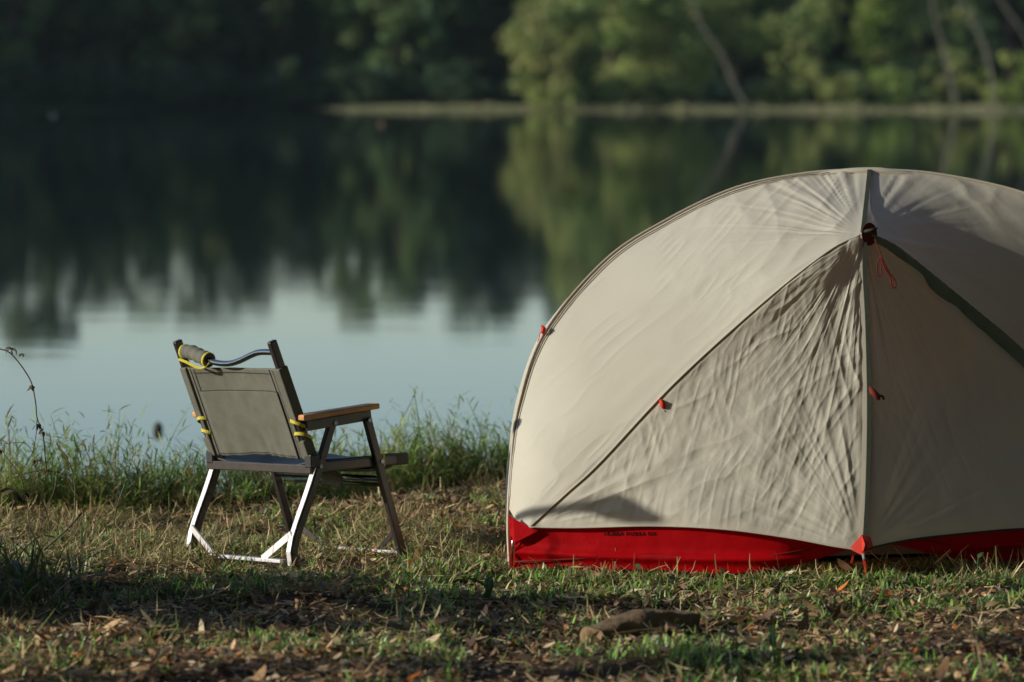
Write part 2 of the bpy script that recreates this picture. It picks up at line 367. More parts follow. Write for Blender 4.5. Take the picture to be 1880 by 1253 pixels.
tp = tall(2300, -2.1, .45, 10.8, 12.3, .08, .205, bank_d) + tall(2000, -2.1, .45, 10.8, 12.3, .04, .12, lambda x, y: (y - edge(x) > -.25) & (y - edge(x) < .5)) \
    + tall(240, -1.7, -1.05, 10.8, 11.5, .24, .34, lambda x, y: g2(x, y, -1.34, 11.2, .2, .6)) + tall(90, -.6, .1, 11.1, 11.9, .2, .31, lambda x, y: (y - edge(x) > 0) * 1.) \
    + tall(1300, -5, -2.1, 10.8, 12, .1, .3, lambda x, y: (y - edge(x) > -.1) & (y - edge(x) < .6)) + tall(1500, .45, 4.5, 11.2, 12.5, .1, .3, lambda x, y: (y - edge(x) > -.1) & (y - edge(x) < .6))
V, Q, T = joinb(tp)
tag(link('bank_grass', npmesh('bank_grass', V, Q, T), M['grass']), 'tall leafy green grass growing along the lake bank behind the chair', 'tall grass', kind='stuff')

# ------------------------------------------------------------------ trees
RNG = np.random.default_rng(23); U = RNG.uniform
def rnd_dir(n_):
    v = RNG.normal(size=(n_, 3)); return v / np.linalg.norm(v, axis=1)[:, None]
def leafmesh(name, centres, rad, nl, size, cols):
    C = np.repeat(centres, nl, 0); rr = np.repeat(rad, nl); n_ = len(C)
    d = rnd_dir(n_); pos = C + d * (rr * U(.35, 1, n_) ** .6)[:, None] * np.array([1, 1, .75])
    nrm = d * .6 + rnd_dir(n_); nrm /= np.linalg.norm(nrm, axis=1)[:, None]
    t = np.cross(nrm, rnd_dir(n_)); t /= np.linalg.norm(t, axis=1)[:, None]; bt = np.cross(nrm, t)
    s = (size * U(.6, 1.3, n_))[:, None]
    V = np.stack([pos - t * s, pos - bt * s * .55, pos + t * s, pos + bt * s * .55], 1).reshape(-1, 3)
    cc = pick(cols, len(centres), .15); T = np.repeat(np.repeat(cc, nl, 0) * U(.75, 1.25, (n_, 1)), 4, 0)
    return npmesh(name, V, np.arange(n_ * 4).reshape(-1, 4), T, smooth=False)
def make_tree(name, h, cr, cb, ncl, nl, size, cols, clr=(.9, 1.7), lean=(0, 0), bark='bark', trunk_r=.22, seed=0):
    """h height, cr crown radius, cb crown base (fraction)"""
    root = empty(name, (0, 0, 0)); mb = MB()
    tp_ = np.array([[lean[0] * t ** 1.3 + .25 * math.sin(3 * t + seed), lean[1] * t + .2 * math.cos(4 * t + seed), h * .85 * t - .5 * (t == 0)] for t in np.linspace(0, 1, 9)])
    mb.tube(tp_, trunk_r * np.linspace(1.15, .25, 9), 9)
    cz = h * (cb + 1) / 2; hz_ = h * (1 - cb) / 2; C = []
    ax = lambda z: np.array([np.interp(z, tp_[:, 2], tp_[:, 0]), np.interp(z, tp_[:, 2], tp_[:, 1]), 0])
    nb = 9 if ncl > 25 else 5
    while len(C) < ncl:
        d = rnd_dir(1)[0]; r = U(.45, 1) ** .5
        lump = .78 + .4 * noise(d[0] * 2 + seed * 7, d[2] * 2 + d[1] * 3, 61)
        z = cz + d[2] * hz_ * r
        C.append(ax(z) + np.array([d[0] * cr * r * lump, d[1] * cr * r * lump, z]))
    C = np.array(C)
    for i in range(nb):
        c = C[int(len(C) * i / nb)]; s0 = max(c[2] * .55, h * cb * .8); a = ax(s0) + np.array([0, 0, s0])
        m_ = (a + c) / 2 + np.array([0, 0, -.1 * np.linalg.norm(c - a)])
        mb.tube([a, m_, c], [trunk_r * .4, trunk_r * .25, trunk_r * .08], 6)
    mb.build('trunk', M[bark], root, smooth=True)
    link('crown', leafmesh('crown', C, U(*clr, ncl), nl, size, cols), M['leaf'], root)
    return root
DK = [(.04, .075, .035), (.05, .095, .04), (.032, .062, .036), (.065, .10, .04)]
MG = [(.10, .15, .05), (.13, .18, .06), (.07, .12, .045), (.15, .18, .07)]  # lighter copy of DK; sunlit crowns of the far forest put into the colour
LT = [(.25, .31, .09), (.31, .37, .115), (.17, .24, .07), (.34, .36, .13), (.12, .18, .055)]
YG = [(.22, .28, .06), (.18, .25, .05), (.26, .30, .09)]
def put(o, x, y, z, s=1, sz=None, rz=0.):
    o.location = (x, y, z); o.scale = (s, s, sz or s); o.rotation_euler = (0, 0, rz)

# forest wall over the lake (depth 346..385)
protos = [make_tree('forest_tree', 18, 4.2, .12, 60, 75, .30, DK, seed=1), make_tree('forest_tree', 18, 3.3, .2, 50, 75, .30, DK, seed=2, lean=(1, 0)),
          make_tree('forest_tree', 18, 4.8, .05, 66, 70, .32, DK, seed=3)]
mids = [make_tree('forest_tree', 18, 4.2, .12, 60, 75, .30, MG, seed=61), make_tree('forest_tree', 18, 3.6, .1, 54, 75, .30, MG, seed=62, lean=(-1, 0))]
used = set()
def inst(i, pr=protos, used=used):
    k = (id(pr), i)
    if k in used: return copy_tree(pr[i])
    used.add(k); return pr[i]
tips = [(-60, 655), (20, 640), (80, 628), (150, 572), (215, 560), (275, 585), (340, 592), (400, 585), (455, 572), (510, 545), (570, 530), (625, 548), (672, 597), (722, 575), (765, 560), (815, 590), (872, 603), (930, 590), (985, 580), (1050, 600), (1120, 590), (1200, 600), (1300, 590)]
for k, (px, ty) in enumerate(tips):
    y = 348 + 8 * RNG.random(); h = (y * (ty - HZ) / F - 2.0) * 1.03
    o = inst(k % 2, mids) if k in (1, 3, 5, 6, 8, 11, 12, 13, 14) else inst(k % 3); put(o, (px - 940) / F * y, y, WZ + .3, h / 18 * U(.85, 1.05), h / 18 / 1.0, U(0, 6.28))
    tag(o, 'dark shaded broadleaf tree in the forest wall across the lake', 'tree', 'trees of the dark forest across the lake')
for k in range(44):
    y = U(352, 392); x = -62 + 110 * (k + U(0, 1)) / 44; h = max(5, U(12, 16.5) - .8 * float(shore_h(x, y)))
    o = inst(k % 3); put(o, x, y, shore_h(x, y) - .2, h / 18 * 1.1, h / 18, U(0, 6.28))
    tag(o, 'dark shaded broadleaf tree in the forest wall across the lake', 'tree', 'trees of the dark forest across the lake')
shr = [make_tree('shore_shrub', 3.2, 2.4, .0, 26, 70, .18, DK, clr=(.5, .9), trunk_r=.08, seed=5)]
for k in range(30):
    x = -60 + 98 * (k + U(0, 1)) / 30; y = U(344.5, 347)
    o = inst(0, shr); put(o, x, y, WZ + .1, U(.8, 1.5), U(.7, 1.4), U(0, 6.28))
    tag(o, 'dark green shrub low at the foot of the forest across the lake', 'shrub', 'shrubs at the foot of the dark forest')

# sunlit trees on the right shore (depth 254..285)
def one(name, label, px, y, h, cr, cb, ncl=60, nl=90, size=.2, cols=LT, **kw):
    y *= 1.24; h *= 1.24; cr *= 1.24; size *= 1.15; kw['clr'] = tuple(1.24 * q for q in kw.get('clr', (.9, 1.7)))
    o = make_tree(name, h, cr, cb, ncl, nl, size, cols, **kw)
    x = (px - 940) / F * y; put(o, x, y, float(shore_h(np.array(x), np.array(y))) - .1)
    tag(o, label, 'tree' if 'tree' in name else 'shrub'); return o
one('rounded_tree', 'low rounded pale green tree overhanging the water at the left end of the sunlit shore', 1030, 256, 7.8, 3.1, .0, 80, 110, seed=11, clr=(.6, 1.2), lean=(-.4, 0), trunk_r=.16)
one('broadleaf_tree', 'tall bushy light green tree rising behind the low rounded one', 1118, 262, 15.5, 4.1, .05, 95, 105, seed=12)
one('broadleaf_tree', 'wide green tree just left of the leaning bare trunk on the sunlit shore', 1240, 263, 17, 4.4, .04, 95, 105, seed=13)
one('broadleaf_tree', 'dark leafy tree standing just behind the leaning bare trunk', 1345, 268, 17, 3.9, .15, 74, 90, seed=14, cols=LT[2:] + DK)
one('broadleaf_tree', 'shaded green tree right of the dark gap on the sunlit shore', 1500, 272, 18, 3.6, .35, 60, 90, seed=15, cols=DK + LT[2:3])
one('broadleaf_tree', 'mid green leafy tree between the leaning bare trunk and the yellow green tree', 1450, 262, 13, 3.4, .02, 70, 95, seed=51)
one('broadleaf_tree', 'olive tree right of the yellow green tree beyond the tent peak', 1720, 264, 10, 3.2, .05, 60, 90, seed=52, cols=LT[2:])
one('broadleaf_tree', 'yellow green slender tree above the shore bushes behind the tent peak', 1605, 260, 9.0, 1.5, .25, 34, 80, seed=16, cols=YG, clr=(.5, 1.), trunk_r=.1)
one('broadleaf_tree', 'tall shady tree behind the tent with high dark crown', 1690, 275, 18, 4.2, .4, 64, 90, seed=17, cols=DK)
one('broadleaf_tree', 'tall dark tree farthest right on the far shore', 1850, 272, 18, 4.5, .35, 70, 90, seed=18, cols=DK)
one('broadleaf_tree', 'green tree on the far shore just beyond the right edge of the frame', 2010, 266, 17, 4.4, .1, 70, 90, seed=19)
def bare(label, pts, y, r):
    y *= 1.24; root = empty('leaning_trunk_tree', (0, 0, 0)); p = np.array([P(a, b_, y) for a, b_ in pts]); base = p[0].copy(); base[2] = float(shore_h(p[0][0], p[0][1])) - .2
    p[0] = base; root.location = base; q = p - base
    MB().tube(spline(q, 16), np.linspace(r, r * .5, 16), 9).build('trunk', M['pale_bark'], root, smooth=True)
    C = q[-1] + RNG.normal(0, 1, (16, 3)) * (1.6, 1.2, 1.2) + (0, 0, .6)
    link('crown', leafmesh('crown', C, U(.5, 1., 16), 60, .2, LT), M['leaf'], root)
    tag(root, label, 'tree')
bare('pale bare trunk leaning left over the shore above the tent', [(1378, 205), (1350, 160), (1325, 100), (1285, 40), (1262, -40), (1250, -120)], 252, .16)
bare('pale thin trunk leaning left near the right edge of the sunlit shore', [(1830, 190), (1815, 110), (1790, 45), (1745, -30), (1700, -110)], 251, .17)
bare('pale grey trunk leaning left at the far right edge above the bushes', [(1925, 190), (1890, 80), (1850, 20), (1800, -60), (1775, -140)], 252, .16)
bare('dull brown leaning trunk left of the two pale ones at right', [(1760, 190), (1735, 100), (1715, 20), (1705, -80)], 252, .15)
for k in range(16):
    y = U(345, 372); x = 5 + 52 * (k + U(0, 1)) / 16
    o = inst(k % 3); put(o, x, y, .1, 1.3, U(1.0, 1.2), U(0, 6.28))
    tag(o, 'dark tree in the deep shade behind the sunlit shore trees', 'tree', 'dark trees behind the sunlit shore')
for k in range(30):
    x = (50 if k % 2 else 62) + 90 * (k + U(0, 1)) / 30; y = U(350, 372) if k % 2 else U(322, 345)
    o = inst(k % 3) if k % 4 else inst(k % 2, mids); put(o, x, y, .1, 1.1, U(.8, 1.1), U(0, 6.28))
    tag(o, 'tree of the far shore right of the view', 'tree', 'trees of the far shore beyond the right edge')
bl = [('pale rounded bush on the shore left of the leaning trunk', 1215, 2.6, 1.6, LT), ('small light bush below the wide green tree', 1120, 2.0, 1.5, LT), ('broad grey green bush on the shore right of the leaning trunk', 1490, 3.2, 2.1, LT),
      ('low bush between the grey green bush and the yellow green tree', 1555, 2.3, 1.4, LT), ('light bush at the foot of the yellow green slender tree', 1640, 2.8, 1.6, YG), ('wide olive bush below the leaning pale trunks', 1740, 3.9, 2.4, LT),
      ('tall olive bush at the right edge of the far shore', 1845, 3.9, 2.4, YG), ('low dark bush at the foot of the leaning bare trunk', 1320, 1.8, 1.4, DK), ('small green bush close right of the leaning trunk foot', 1415, 1.7, 1.2, LT),
      ('olive bush just outside the right edge of the view', 1960, 3.6, 2.3, LT)]
for k, (lb, px, h, cr, cs) in enumerate(bl):
    one('shore_bush', lb, px, 256 + (k % 3) * 1.2, h, cr, .0, 26, 80, .15, cs, seed=30 + k, clr=(.35, .8), trunk_r=.07)
V, Q, T = joinb([blades('r', np.c_[(a := U(-19, 50, 9000)), (c := U(309, 323, 9000)), shore_h(a, c)], U(0, 6.28, 9000), U(.1, .35, 9000) * (.4 + 2.2 * noise(a * .5, c * .3, 77) ** 2), U(.05, .12, 9000),
                        U(0, .5, 9000), U(.3, 1.2, 9000), U(-1, 1, 9000), (1, 1, .7, .2), pick([(.22, .22, .10), (.30, .27, .15), (.14, .19, .06), (.34, .30, .19)], 9000))])
keep = V[:, 2].reshape(-1, 8)[:, 0] > WZ + .05
V = V.reshape(-1, 8, 3)[keep].reshape(-1, 3); T = T.reshape(-1, 8, 3)[keep].reshape(-1, 3); Q = Q[:len(V) // 8 * 3]
tag(link('shore_reeds', npmesh('shore_reeds', V, Q, T), M['straw']), 'pale olive reeds and dry grass in a strip along the far shore', 'reeds', kind='stuff')

# unseen grove behind and beside the camp, added to block the open sky
gr_ = [(-30, -16), (-24, -11), (-19, -15), (-17, -7), (-13, -11), (-9, -5.5), (-7, -11), (-3.5, -5.5), (-1, -10), (2.5, -4.5), (5, -9), (7.5, -3.5), (8.5, -.5), (11, -6), (8.2, 3), (13, 0), (8.8, 6.5), (14, 5), (9.5, 10), (14, 9.5), (-12, -18), (-4, -17), (4, -15), (11, -13), (18, -5), (19, 3), (12.5, 13)]
for k, (x, y) in enumerate(gr_):
    o = inst(k % 3); put(o, x, y, 0, U(1.0, 1.25), U(.95, 1.25), U(0, 6.28))
    tag(o, 'unseen tall leafy tree added behind and right of the camp to block the sky', 'tree', 'added grove around the camp')
o = make_tree('added_canopy_tree', 19, 7.5, .52, 130, 110, .30, DK, seed=9, lean=(-3, 5), trunk_r=.4, clr=(1., 2.)); put(o, 5.6, 1.5, 0)  # unseen tree, added so its canopy dims the sky over the tent
tag(o, 'unseen great spreading tree added to shade the camp with its high canopy', 'tree')
# trees standing left of the view, whose shade crosses the foreground
o = make_tree('roadside_tree', 7.5, 2.2, .6, 50, 60, .12, LT, seed=41, trunk_r=.085, clr=(.4, .8)); put(o, -6.0, 6.5, 0)
tag(o, 'slim tree standing left of the camp outside the view', 'tree')
o = make_tree('leafy_shrub', .66, .46, .05, 50, 120, .03, LT, seed=42, trunk_r=.021, clr=(.06, .13)); put(o, -1.95, 8.55, 0)
tag(o, 'leafy shrub standing just left of the view by the dark shade', 'shrub')
o = make_tree('leafy_shrub', .8, .35, .05, 30, 100, .03, LT, seed=43, trunk_r=.02, clr=(.06, .13)); put(o, -2.1, 8.8, 0, .6)
tag(o, 'leafy shrub left of the view nearer the lake', 'shrub')

# ------------------------------------------------------------------ camp chair
chair = empty('camp_chair', (CX, CY, 0), (0, -CR, -CT))
tag(chair, 'low folding camp chair of grey canvas and dark metal with wooden armrests', 'camp chair')
HW = .228
def pl(s, yz, dx=0): return np.array([s * (HW + dx), yz[0], yz[1]])
rf, ff, rt, ft_, pb, pt_, sb, sf = (-.2, .0), (.136, -.001), (-.061, .362), (.035, .362), (-.118, .25), (-.235, .571), (-.134, .245), (.169, .252)
for s in (-1, 1):
    # rear leg bows towards the ground at its foot
    a = spline([(-.196, -.004), (-.2, .03), (-.186, .08), (-.13, .2), (-.061, .368)], 12)
    lg = MB()
    for i in range(11): lg.bar(pl(s, a[i]) - (0, .0006, .001), pl(s, a[i + 1]) + (0, .0006, .001), .018, .019)
    lg.build('leg', M['alu'], chair, bevel=.002)
    fl = MB()                                        # bright strip paints the sun on the rear edge of the rear leg
    for i in range(8):
        d = np.array([0, -.0125, .006]); fl.bar(pl(s, a[i]) + d, pl(s, a[i + 1]) + d, .017, .0022)
    fl.build('sunlit_leg_face', M['bright_alu'], chair)
    MB().bar(pl(s, ff, .012), pl(s, ft_, .012), .016, .022).build('leg', M['alu'], chair, bevel=.003)
    MB().bar(pl(s, (-.150, .352)), pl(s, (.052, .370)), .020, .026).build('arm_rail', M['alu'], chair, bevel=.002)
    ar = MB().bar(pl(s, (-.171, .374), .004), pl(s, (.068, .3925), .004), .046, .015).build('armrest', M['wood'], chair, bevel=.004)
    MB().bar(pl(s, pb, -.012), pl(s, pt_, -.012), .017, .023).build('back_post', M['alu'], chair, bevel=.004)
    MB().bar(pl(s, sb, -.002), pl(s, (.135, .2515), -.002), .016, .026).build('seat_rail', M['alu'], chair, bevel=.003)
    MB().bar(pl(s, (.128, .2513), -.002), pl(s, sf, -.002), .020, .031).build('seat_sleeve', M['canvas'], chair, bevel=.006)
    MB().box(pl(s, (-.128, .262), -.004), (.028, .03, .034)).build('hinge_bracket', M['black'], chair, bevel=.003)
    piv = MB()
    for c in ((-.063, .355), (.037, .357), (.073, .25), (-.112, .248)):
        piv.tube([pl(s, c, .009) if c[0] < 0 else pl(s, c, .018), pl(s, c, .0135) if c[0] < 0 else pl(s, c, .0235)], .0055, 12)
    piv.build('rivet', M['tubing'], chair, smooth=False)
    # braces from the legs down to the ground bars
    MB().bar(pl(s, (-.19, .082)) - (0, .012, 0), (s * .112, -.212, .016), .017, .005, (0, 0, 1)).build('brace', M['bright_alu'], chair)
    MB().bar(pl(s, (.116, .075)) + (0, .012, 0), (s * .112, .146, .004), .013, .004, (0, 0, 1)).build('brace', M['alu'], chair)
    # yellow loops holding the back panel
    for q in (.235, .335):
        c = np.array(pb) + (np.array(pt_) - np.array(pb)) * q; tl = .12 * s if q < .3 else -.2 * s
        pth = []
        for t in np.linspace(0, 2 * math.pi, 25):
            pth.append(pl(s, c, -.016) + np.array([.021 * math.cos(t), .0215 * math.sin(t), -.008 * math.sin(t) + tl * .021 * math.cos(t)]))
        lp = MB()
        for i in range(24): lp.bar(pth[i], pth[i + 1], .0018, .0085, np.array([pth[i][0] - pl(s, c, -.016)[0], pth[i][1] - c[0], 0]) + 1e-4)
        lp.build('strap', M['yellow'], chair)
    MB().bar(pl(s, (.088, .252), -.002) - (0, .004, 0), pl(s, (.088, .252), -.002) + (0, .004, 0), .021, .034).build('strap', M['yellow'], chair)
MB().bar((-HW - .012, -.136, .241), (HW + .004, -.136, .241), .010, .022, (0, 1, 0)).build('rear_rail', M['alu'], chair, bevel=.002)
MB().bar((-HW - .01, -.214, .014), (HW - .02, -.214, .014), .022, .008, (0, 1, 0)).build('ground_bar', M['bright_alu'], chair, bevel=.001)
MB().bar((-HW, .148, .010), (HW, .148, .010), .018, .007, (0, 1, 0)).build('ground_bar', M['bright_alu'], chair, bevel=.001)
MB().tube([(-HW, .077, .205), (HW, .077, .205)], .0075, 14).build('stretcher', M['tubing'], chair, smooth=True)
MB().tube([(-HW, .100, .187), (HW, .100, .187)], .005, 12).build('stretcher', M['alu'], chair, smooth=True)
MB().tube(spline([(HW - .004, .125, .246), (HW - .03, .122, .232), (.1, .118, .222), (-.1, .118, .222), (-HW + .03, .122, .232), (-HW + .004, .125, .246)], 30), .0065, 12).build('seat_front_tube', M['tubing'], chair, smooth=True)
# top bar, dipping in the middle
def onpost(q, dx=0, off=0): c = np.array(pb) + (np.array(pt_) - np.array(pb)) * q; return np.array([dx, c[0] - off * .94, c[1] - off * .34])
tb = [onpost(.905, x) + (0, 0, z) for x, z in ((-.21, 0), (-.165, -.001), (-.12, -.012), (-.06, -.026), (.0, -.029), (.05, -.022), (.11, -.006), (.15, .001), (.21, .001))]
MB().tube(spline(tb, 60), .0078, 16).build('top_bar', M['tubing'], chair, smooth=True)
# rolled pad on the bar
pd = spline(tb, 72)[2:22]
pad = MB().tube(pd, [.0188 + .0012 * math.sin(i * 1.3) for i in range(20)], 24).build('head_pad', M['canvas'], chair, smooth=True)
for i0 in (0, 18): MB().tube(pd[i0:i0 + 2], .0202, 24).build('pad_trim', M['yellow'], pad, smooth=True)
MB().tube([pd[19] - (.0005, 0, 0), pd[19] + (.0015, 0, -.0004)], .018, 24).build('pad_core', M['black'], pad)
st_ = MB(); q = spline([pd[0] + (-.004, -.018, -.018), pd[6] + (0, -.020, -.024), pd[14] + (0, -.018, -.026), pd[19] + (.0, -.014, -.018), pd[19] + (.008, -.004, -.006)], 18)
for i in range(17): st_.bar(q[i], q[i + 1], .007, .002, (0, 1, .7))
st_.build('pad_strap', M['yellow'], pad)
# canvas back panel
nu, nv = 60, 50; V = []
for j in range(nv + 1):
    qv = .06 + (.785 - .06) * j / nv
    for i in range(nu + 1):
        a = i / nu; x = -.20 + .40 * a; e = 4 * a * (1 - a)
        sag = -.016 * e + .004 * math.sin(a * 9 + qv * 3) * (1 - qv) * e + .0022 * math.sin(a * 46 + 2 * math.sin(a * 9)) * max(0, .34 - qv) / .3 * e ** .5 + .006 * (noise(a * 6, qv * 2.2, 71) - .5) * e
        dz = -.006 * e * (qv > .7) * (qv - .7) / .085
        V.append(onpost(qv, x, .008 + sag) + (0, 0, dz))
idx = np.arange((nu + 1) * (nv + 1)).reshape(nv + 1, nu + 1)
Q = np.stack([idx[:-1, :-1], idx[:-1, 1:], idx[1:, 1:], idx[1:, :-1]], -1).reshape(-1, 4)
V = np.array(V); bk = link('back_panel', npmesh('back_panel', V, Q), M['canvas'], chair)
so = bk.modifiers.new('thick', 'SOLIDIFY'); so.thickness = .003
G = V.reshape(nv + 1, nu + 1, 3)
# pocket laid on the back of the panel
PV = []
for j in range(38):
    for i in range(nu - 7):
        u = 4 + i; k = np.clip(j, 0, 37); PV.append(G[k, u] + np.array([0, -.005, -.002]) * (1 + .5 * math.sin(i * .11) * (j / 37)))
W_ = nu - 7; idx = np.arange(38 * W_).reshape(38, W_)
Q = np.stack([idx[:-1, :-1], idx[:-1, 1:], idx[1:, 1:], idx[1:, :-1]], -1).reshape(-1, 4)
pk = link('back_pocket', npmesh('back_pocket', np.array(PV), Q), M['canvas'], chair)
so = pk.modifiers.new('thick', 'SOLIDIFY'); so.thickness = .002
sm = MB()
for i0 in (3, nu - 3): sm.tube([G[j, i0] + (0, -.0065, -.002) for j in range(0, nv + 1, 2)], .0016, 6)
sm.tube([np.array(PV[37 * W_ + i]) + (0, -.0012, 0) for i in range(0, W_, 2)], .0009, 6)
sm.tube([G[1, i] + (0, -.0075, 0) for i in range(3, nu - 3, 2)], .0007, 5); sm.tube([G[nv - 3, i] + (0, -.003, 0) for i in range(3, nu - 3, 2)], .0007, 5)
sm.build('back_seam', M['seam'], bk, smooth=True)
for s in (-1, 1):                                    # sleeves round the posts
    slv = MB()
    for q0, q1 in ((.06, .215), (.355, .79)):
        slv.bar(onpost(q0, s * .214), onpost(q1, s * .214), .028, .030)
    slv.bar(onpost(.20, s * .206, .012), onpost(.37, s * .206, .012), .014, .008)
    slv.build('back_sleeve', M['canvas'], chair, bevel=.005)
# seat cloth
V = []
for j in range(31):
    for i in range(41):
        a = i / 40; b_ = j / 30; e = 4 * a * (1 - a)
        V.append((-.222 + .444 * a, -.128 + .29 * b_, .262 + .004 * b_ - .022 * e * (1 - .3 * b_) + .002 * noise(a * 7, b_ * 5, 72)))
idx = np.arange(31 * 41).reshape(31, 41); Q = np.stack([idx[:-1, :-1], idx[:-1, 1:], idx[1:, 1:], idx[1:, :-1]], -1).reshape(-1, 4)
stc = link('seat', npmesh('seat', np.array(V), Q), M['seatcloth'], chair); so = stc.modifiers.new('thick', 'SOLIDIFY'); so.thickness = .004
# loose flap below the seat
V = [];
for j in range(9):
    for i in range(7): V.append((.19 - .09 * i / 6, -.035 + .035 * j / 8 + .01 * math.sin(j * .6), .232 - .045 * (j / 8) - .004 * math.sin(i)))
idx = np.arange(63).reshape(9, 7); Q = np.stack([idx[:-1, :-1], idx[:-1, 1:], idx[1:, 1:], idx[1:, :-1]], -1).reshape(-1, 4)
fp = link('seat_flap', npmesh('seat_flap', np.array(V), Q), M['canvas'], chair); so = fp.modifiers.new('thick', 'SOLIDIFY'); so.thickness = .002

# ------------------------------------------------------------------ tent
TC = P(1600, 1040, 10.0); T0 = np.array([TC[0], 10.3, 0])
tent = empty('dome_tent', T0)
tag(tent, 'cream dome tent with red base and closed zipped door, right of the chair', 'tent')
def crv(pts, n_=160): return spline([P(*p) for p in pts], n_)
C0 = crv([(936, 1046, 9.58), (933, 960, 9.62), (938, 860, 9.70), (953, 745, 9.80), (1000, 612, 9.95), (1110, 480, 10.15), (1220, 407, 10.25), (1350, 346, 10.32), (1480, 319, 10.35), (1597, 311, 10.35)])
C1 = crv([(972, 968, 9.52), (1040, 906, 9.53), (1100, 851, 9.55), (1240, 702, 9.62), (1400, 557, 9.72), (1520, 462, 9.82), (1584, 430, 9.87)])
RG = crv([(1597, 311, 10.35), (1593, 350, 10.2), (1588, 395, 10.0), (1584, 430, 9.87)], 80)
C2 = crv([(1583, 1011, 9.36), (1589, 900, 9.44), (1592, 750, 9.58), (1589, 600, 9.72), (1584, 500, 9.82), (1584, 430, 9.87)])
B1 = crv([(972, 968, 9.52), (1060, 969, 9.49), (1200, 966, 9.45), (1330, 972, 9.41), (1450, 988, 9.385), (1530, 1003, 9.365), (1583, 1011, 9.36)])
C0R = crv([(2262, 1018, 9.98), (2266, 930, 10.0), (2258, 830, 10.05), (2240, 730, 10.1), (2195, 605, 10.18), (2088, 480, 10.25), (1980, 400, 10.3), (1870, 352, 10.33), (1720, 320, 10.35), (1597, 311, 10.35)])
C1R = crv([(2225, 965, 9.92), (2150, 905, 9.92), (2000, 785, 9.93), (1880, 668, 9.93), (1800, 596, 9.92), (1700, 507, 9.9), (1640, 456, 9.88), (1588, 430, 9.87)])
B1R = crv([(1590, 1011, 9.36), (1612, 1003, 9.38), (1680, 990, 9.45), (1780, 979, 9.55), (1880, 971, 9.64), (2050, 966, 9.78), (2225, 965, 9.92)])
C2R = C2 + np.array([.002, .0, 0]); 
def resam(c, n_):
    s = np.linspace(0, len(c) - 1, n_); return np.stack([np.interp(s, np.arange(len(c)), c[:, k]) for k in range(3)], 1)
def coons(bot, top, left, right, nu, nv):
    bot, top = resam(bot, nu), resam(top, nu); left, right = resam(left, nv), resam(right, nv)
    u = np.linspace(0, 1, nu)[None, :, None]; v = np.linspace(0, 1, nv)[:, None, None]
    S = (1 - v) * bot[None] + v * top[None] + (1 - u) * left[:, None] + u * right[:, None]
    S -= (1 - u) * (1 - v) * left[0] + u * (1 - v) * right[0] + (1 - u) * v * left[-1] + u * v * right[-1]
    return S
def normals(S):
    a = np.gradient(S, axis=1); b_ = np.gradient(S, axis=0); n_ = np.cross(a, b_)
    L = np.linalg.norm(n_, axis=2)[..., None]; return n_ / np.maximum(L, 1e-9)
def ridged(x, y, s): return 1 - np.abs(2 * noise(x, y, s) - 1)
def radial(S, a, K, reach, seed, amp, r0=.05):
    dx = S[..., 0] - a[0]; dz = S[..., 2] - a[2]; r = np.hypot(dx, dz); ph = np.arctan2(dz, dx)
    wv = ridged(ph * K + 40, r * 1.7, seed) * .6 + ridged(ph * K * 2.1 + 90, r * 3.5, seed + 1) * .3
    return (wv - .45) * amp * sst(r / r0 * .6) * np.exp(-(r / reach) ** 1.5)
def crumple(S, ang, sc, st, seed):
    c, s_ = math.cos(ang), math.sin(ang); a = S[..., 0] * c + S[..., 2] * s_; b_ = -S[..., 0] * s_ + S[..., 2] * c
    wx = .25 * noise(S[..., 0] * 9, S[..., 2] * 9, seed + 7)
    return ridged(a * sc / st + wx, b_ * sc + wx * 3, seed) - .5
HUB = C1[-1]; STK = B1[-1]; CRN = C1[0]
def sheet(name, S, parent, m=None, label=None):
    ny_, nx_ = S.shape[:2]; idx = np.arange(nx_ * ny_).reshape(ny_, nx_)
    Q = np.stack([idx[:-1, :-1], idx[:-1, 1:], idx[1:, 1:], idx[1:, :-1]], -1).reshape(-1, 4)
    return link(name, npmesh(name, (S - T0).reshape(-1, 3), Q), m or M['fly'], parent)
def edgefade(nu, nv, u0=.06, v0=.04, bottom=True):
    u = np.linspace(0, 1, nu)[None]; v = np.linspace(0, 1, nv)[:, None]
    f_ = sst(u / u0) * sst((1 - u) / u0) * sst((1 - v) / v0)
    return f_ * (sst(v / v0) * .7 + .3 if bottom else 1)
# front left panel between the pole seam and the zip
NU, NV = 300, 330
S = coons(B1, np.repeat(HUB[None], 20, 0), C1, C2, NU, NV); N_ = normals(S); N_[-3:] = N_[-4]
u = np.linspace(0, 1, NU)[None]; v = np.linspace(0, 1, NV)[:, None]
d = radial(S, HUB, 13, .36, 101, .0105, .14) + radial(S, STK, 8, .34, 103, .009, .14) + radial(S, CRN, 7, .4, 105, .009, .1)
zipw = np.exp(-((1 - u) * (1 - v * .8) / .22) ** 2) + 0 * v
wA = sst((noise(S[..., 0] * 3.5, S[..., 2] * 3.5, 170) - .3) / .4); wB = sst((noise(S[..., 0] * 4 + 9, S[..., 2] * 4, 171) - .3) / .4)
d += .0030 * crumple(S, 1.45, 14, 4, 111) * (.1 + zipw) + .0034 * crumple(S, .72, 17, 7, 113) * wA + .0028 * crumple(S, .45, 30, 6, 115) * (1 - wA * .7) \
    + .0026 * crumple(S, 1.75, 34, 6, 117) * (wB * .6 + zipw) + .0016 * crumple(S, .95, 52, 6, 118) * (1 - wB * .6) + .0012 * crumple(S, 1.3, 70, 5, 119)
d += .012 * crumple(S, .8, 3.2, 2, 119) * np.sin(np.pi * u)
d -= .012 * np.sin(np.pi * u) * np.sin(np.pi * np.minimum(v * 1.05, 1))
d = d * edgefade(NU, NV) - .003 * np.exp(-(u / .018) ** 2) * sst((1 - v) / .1)
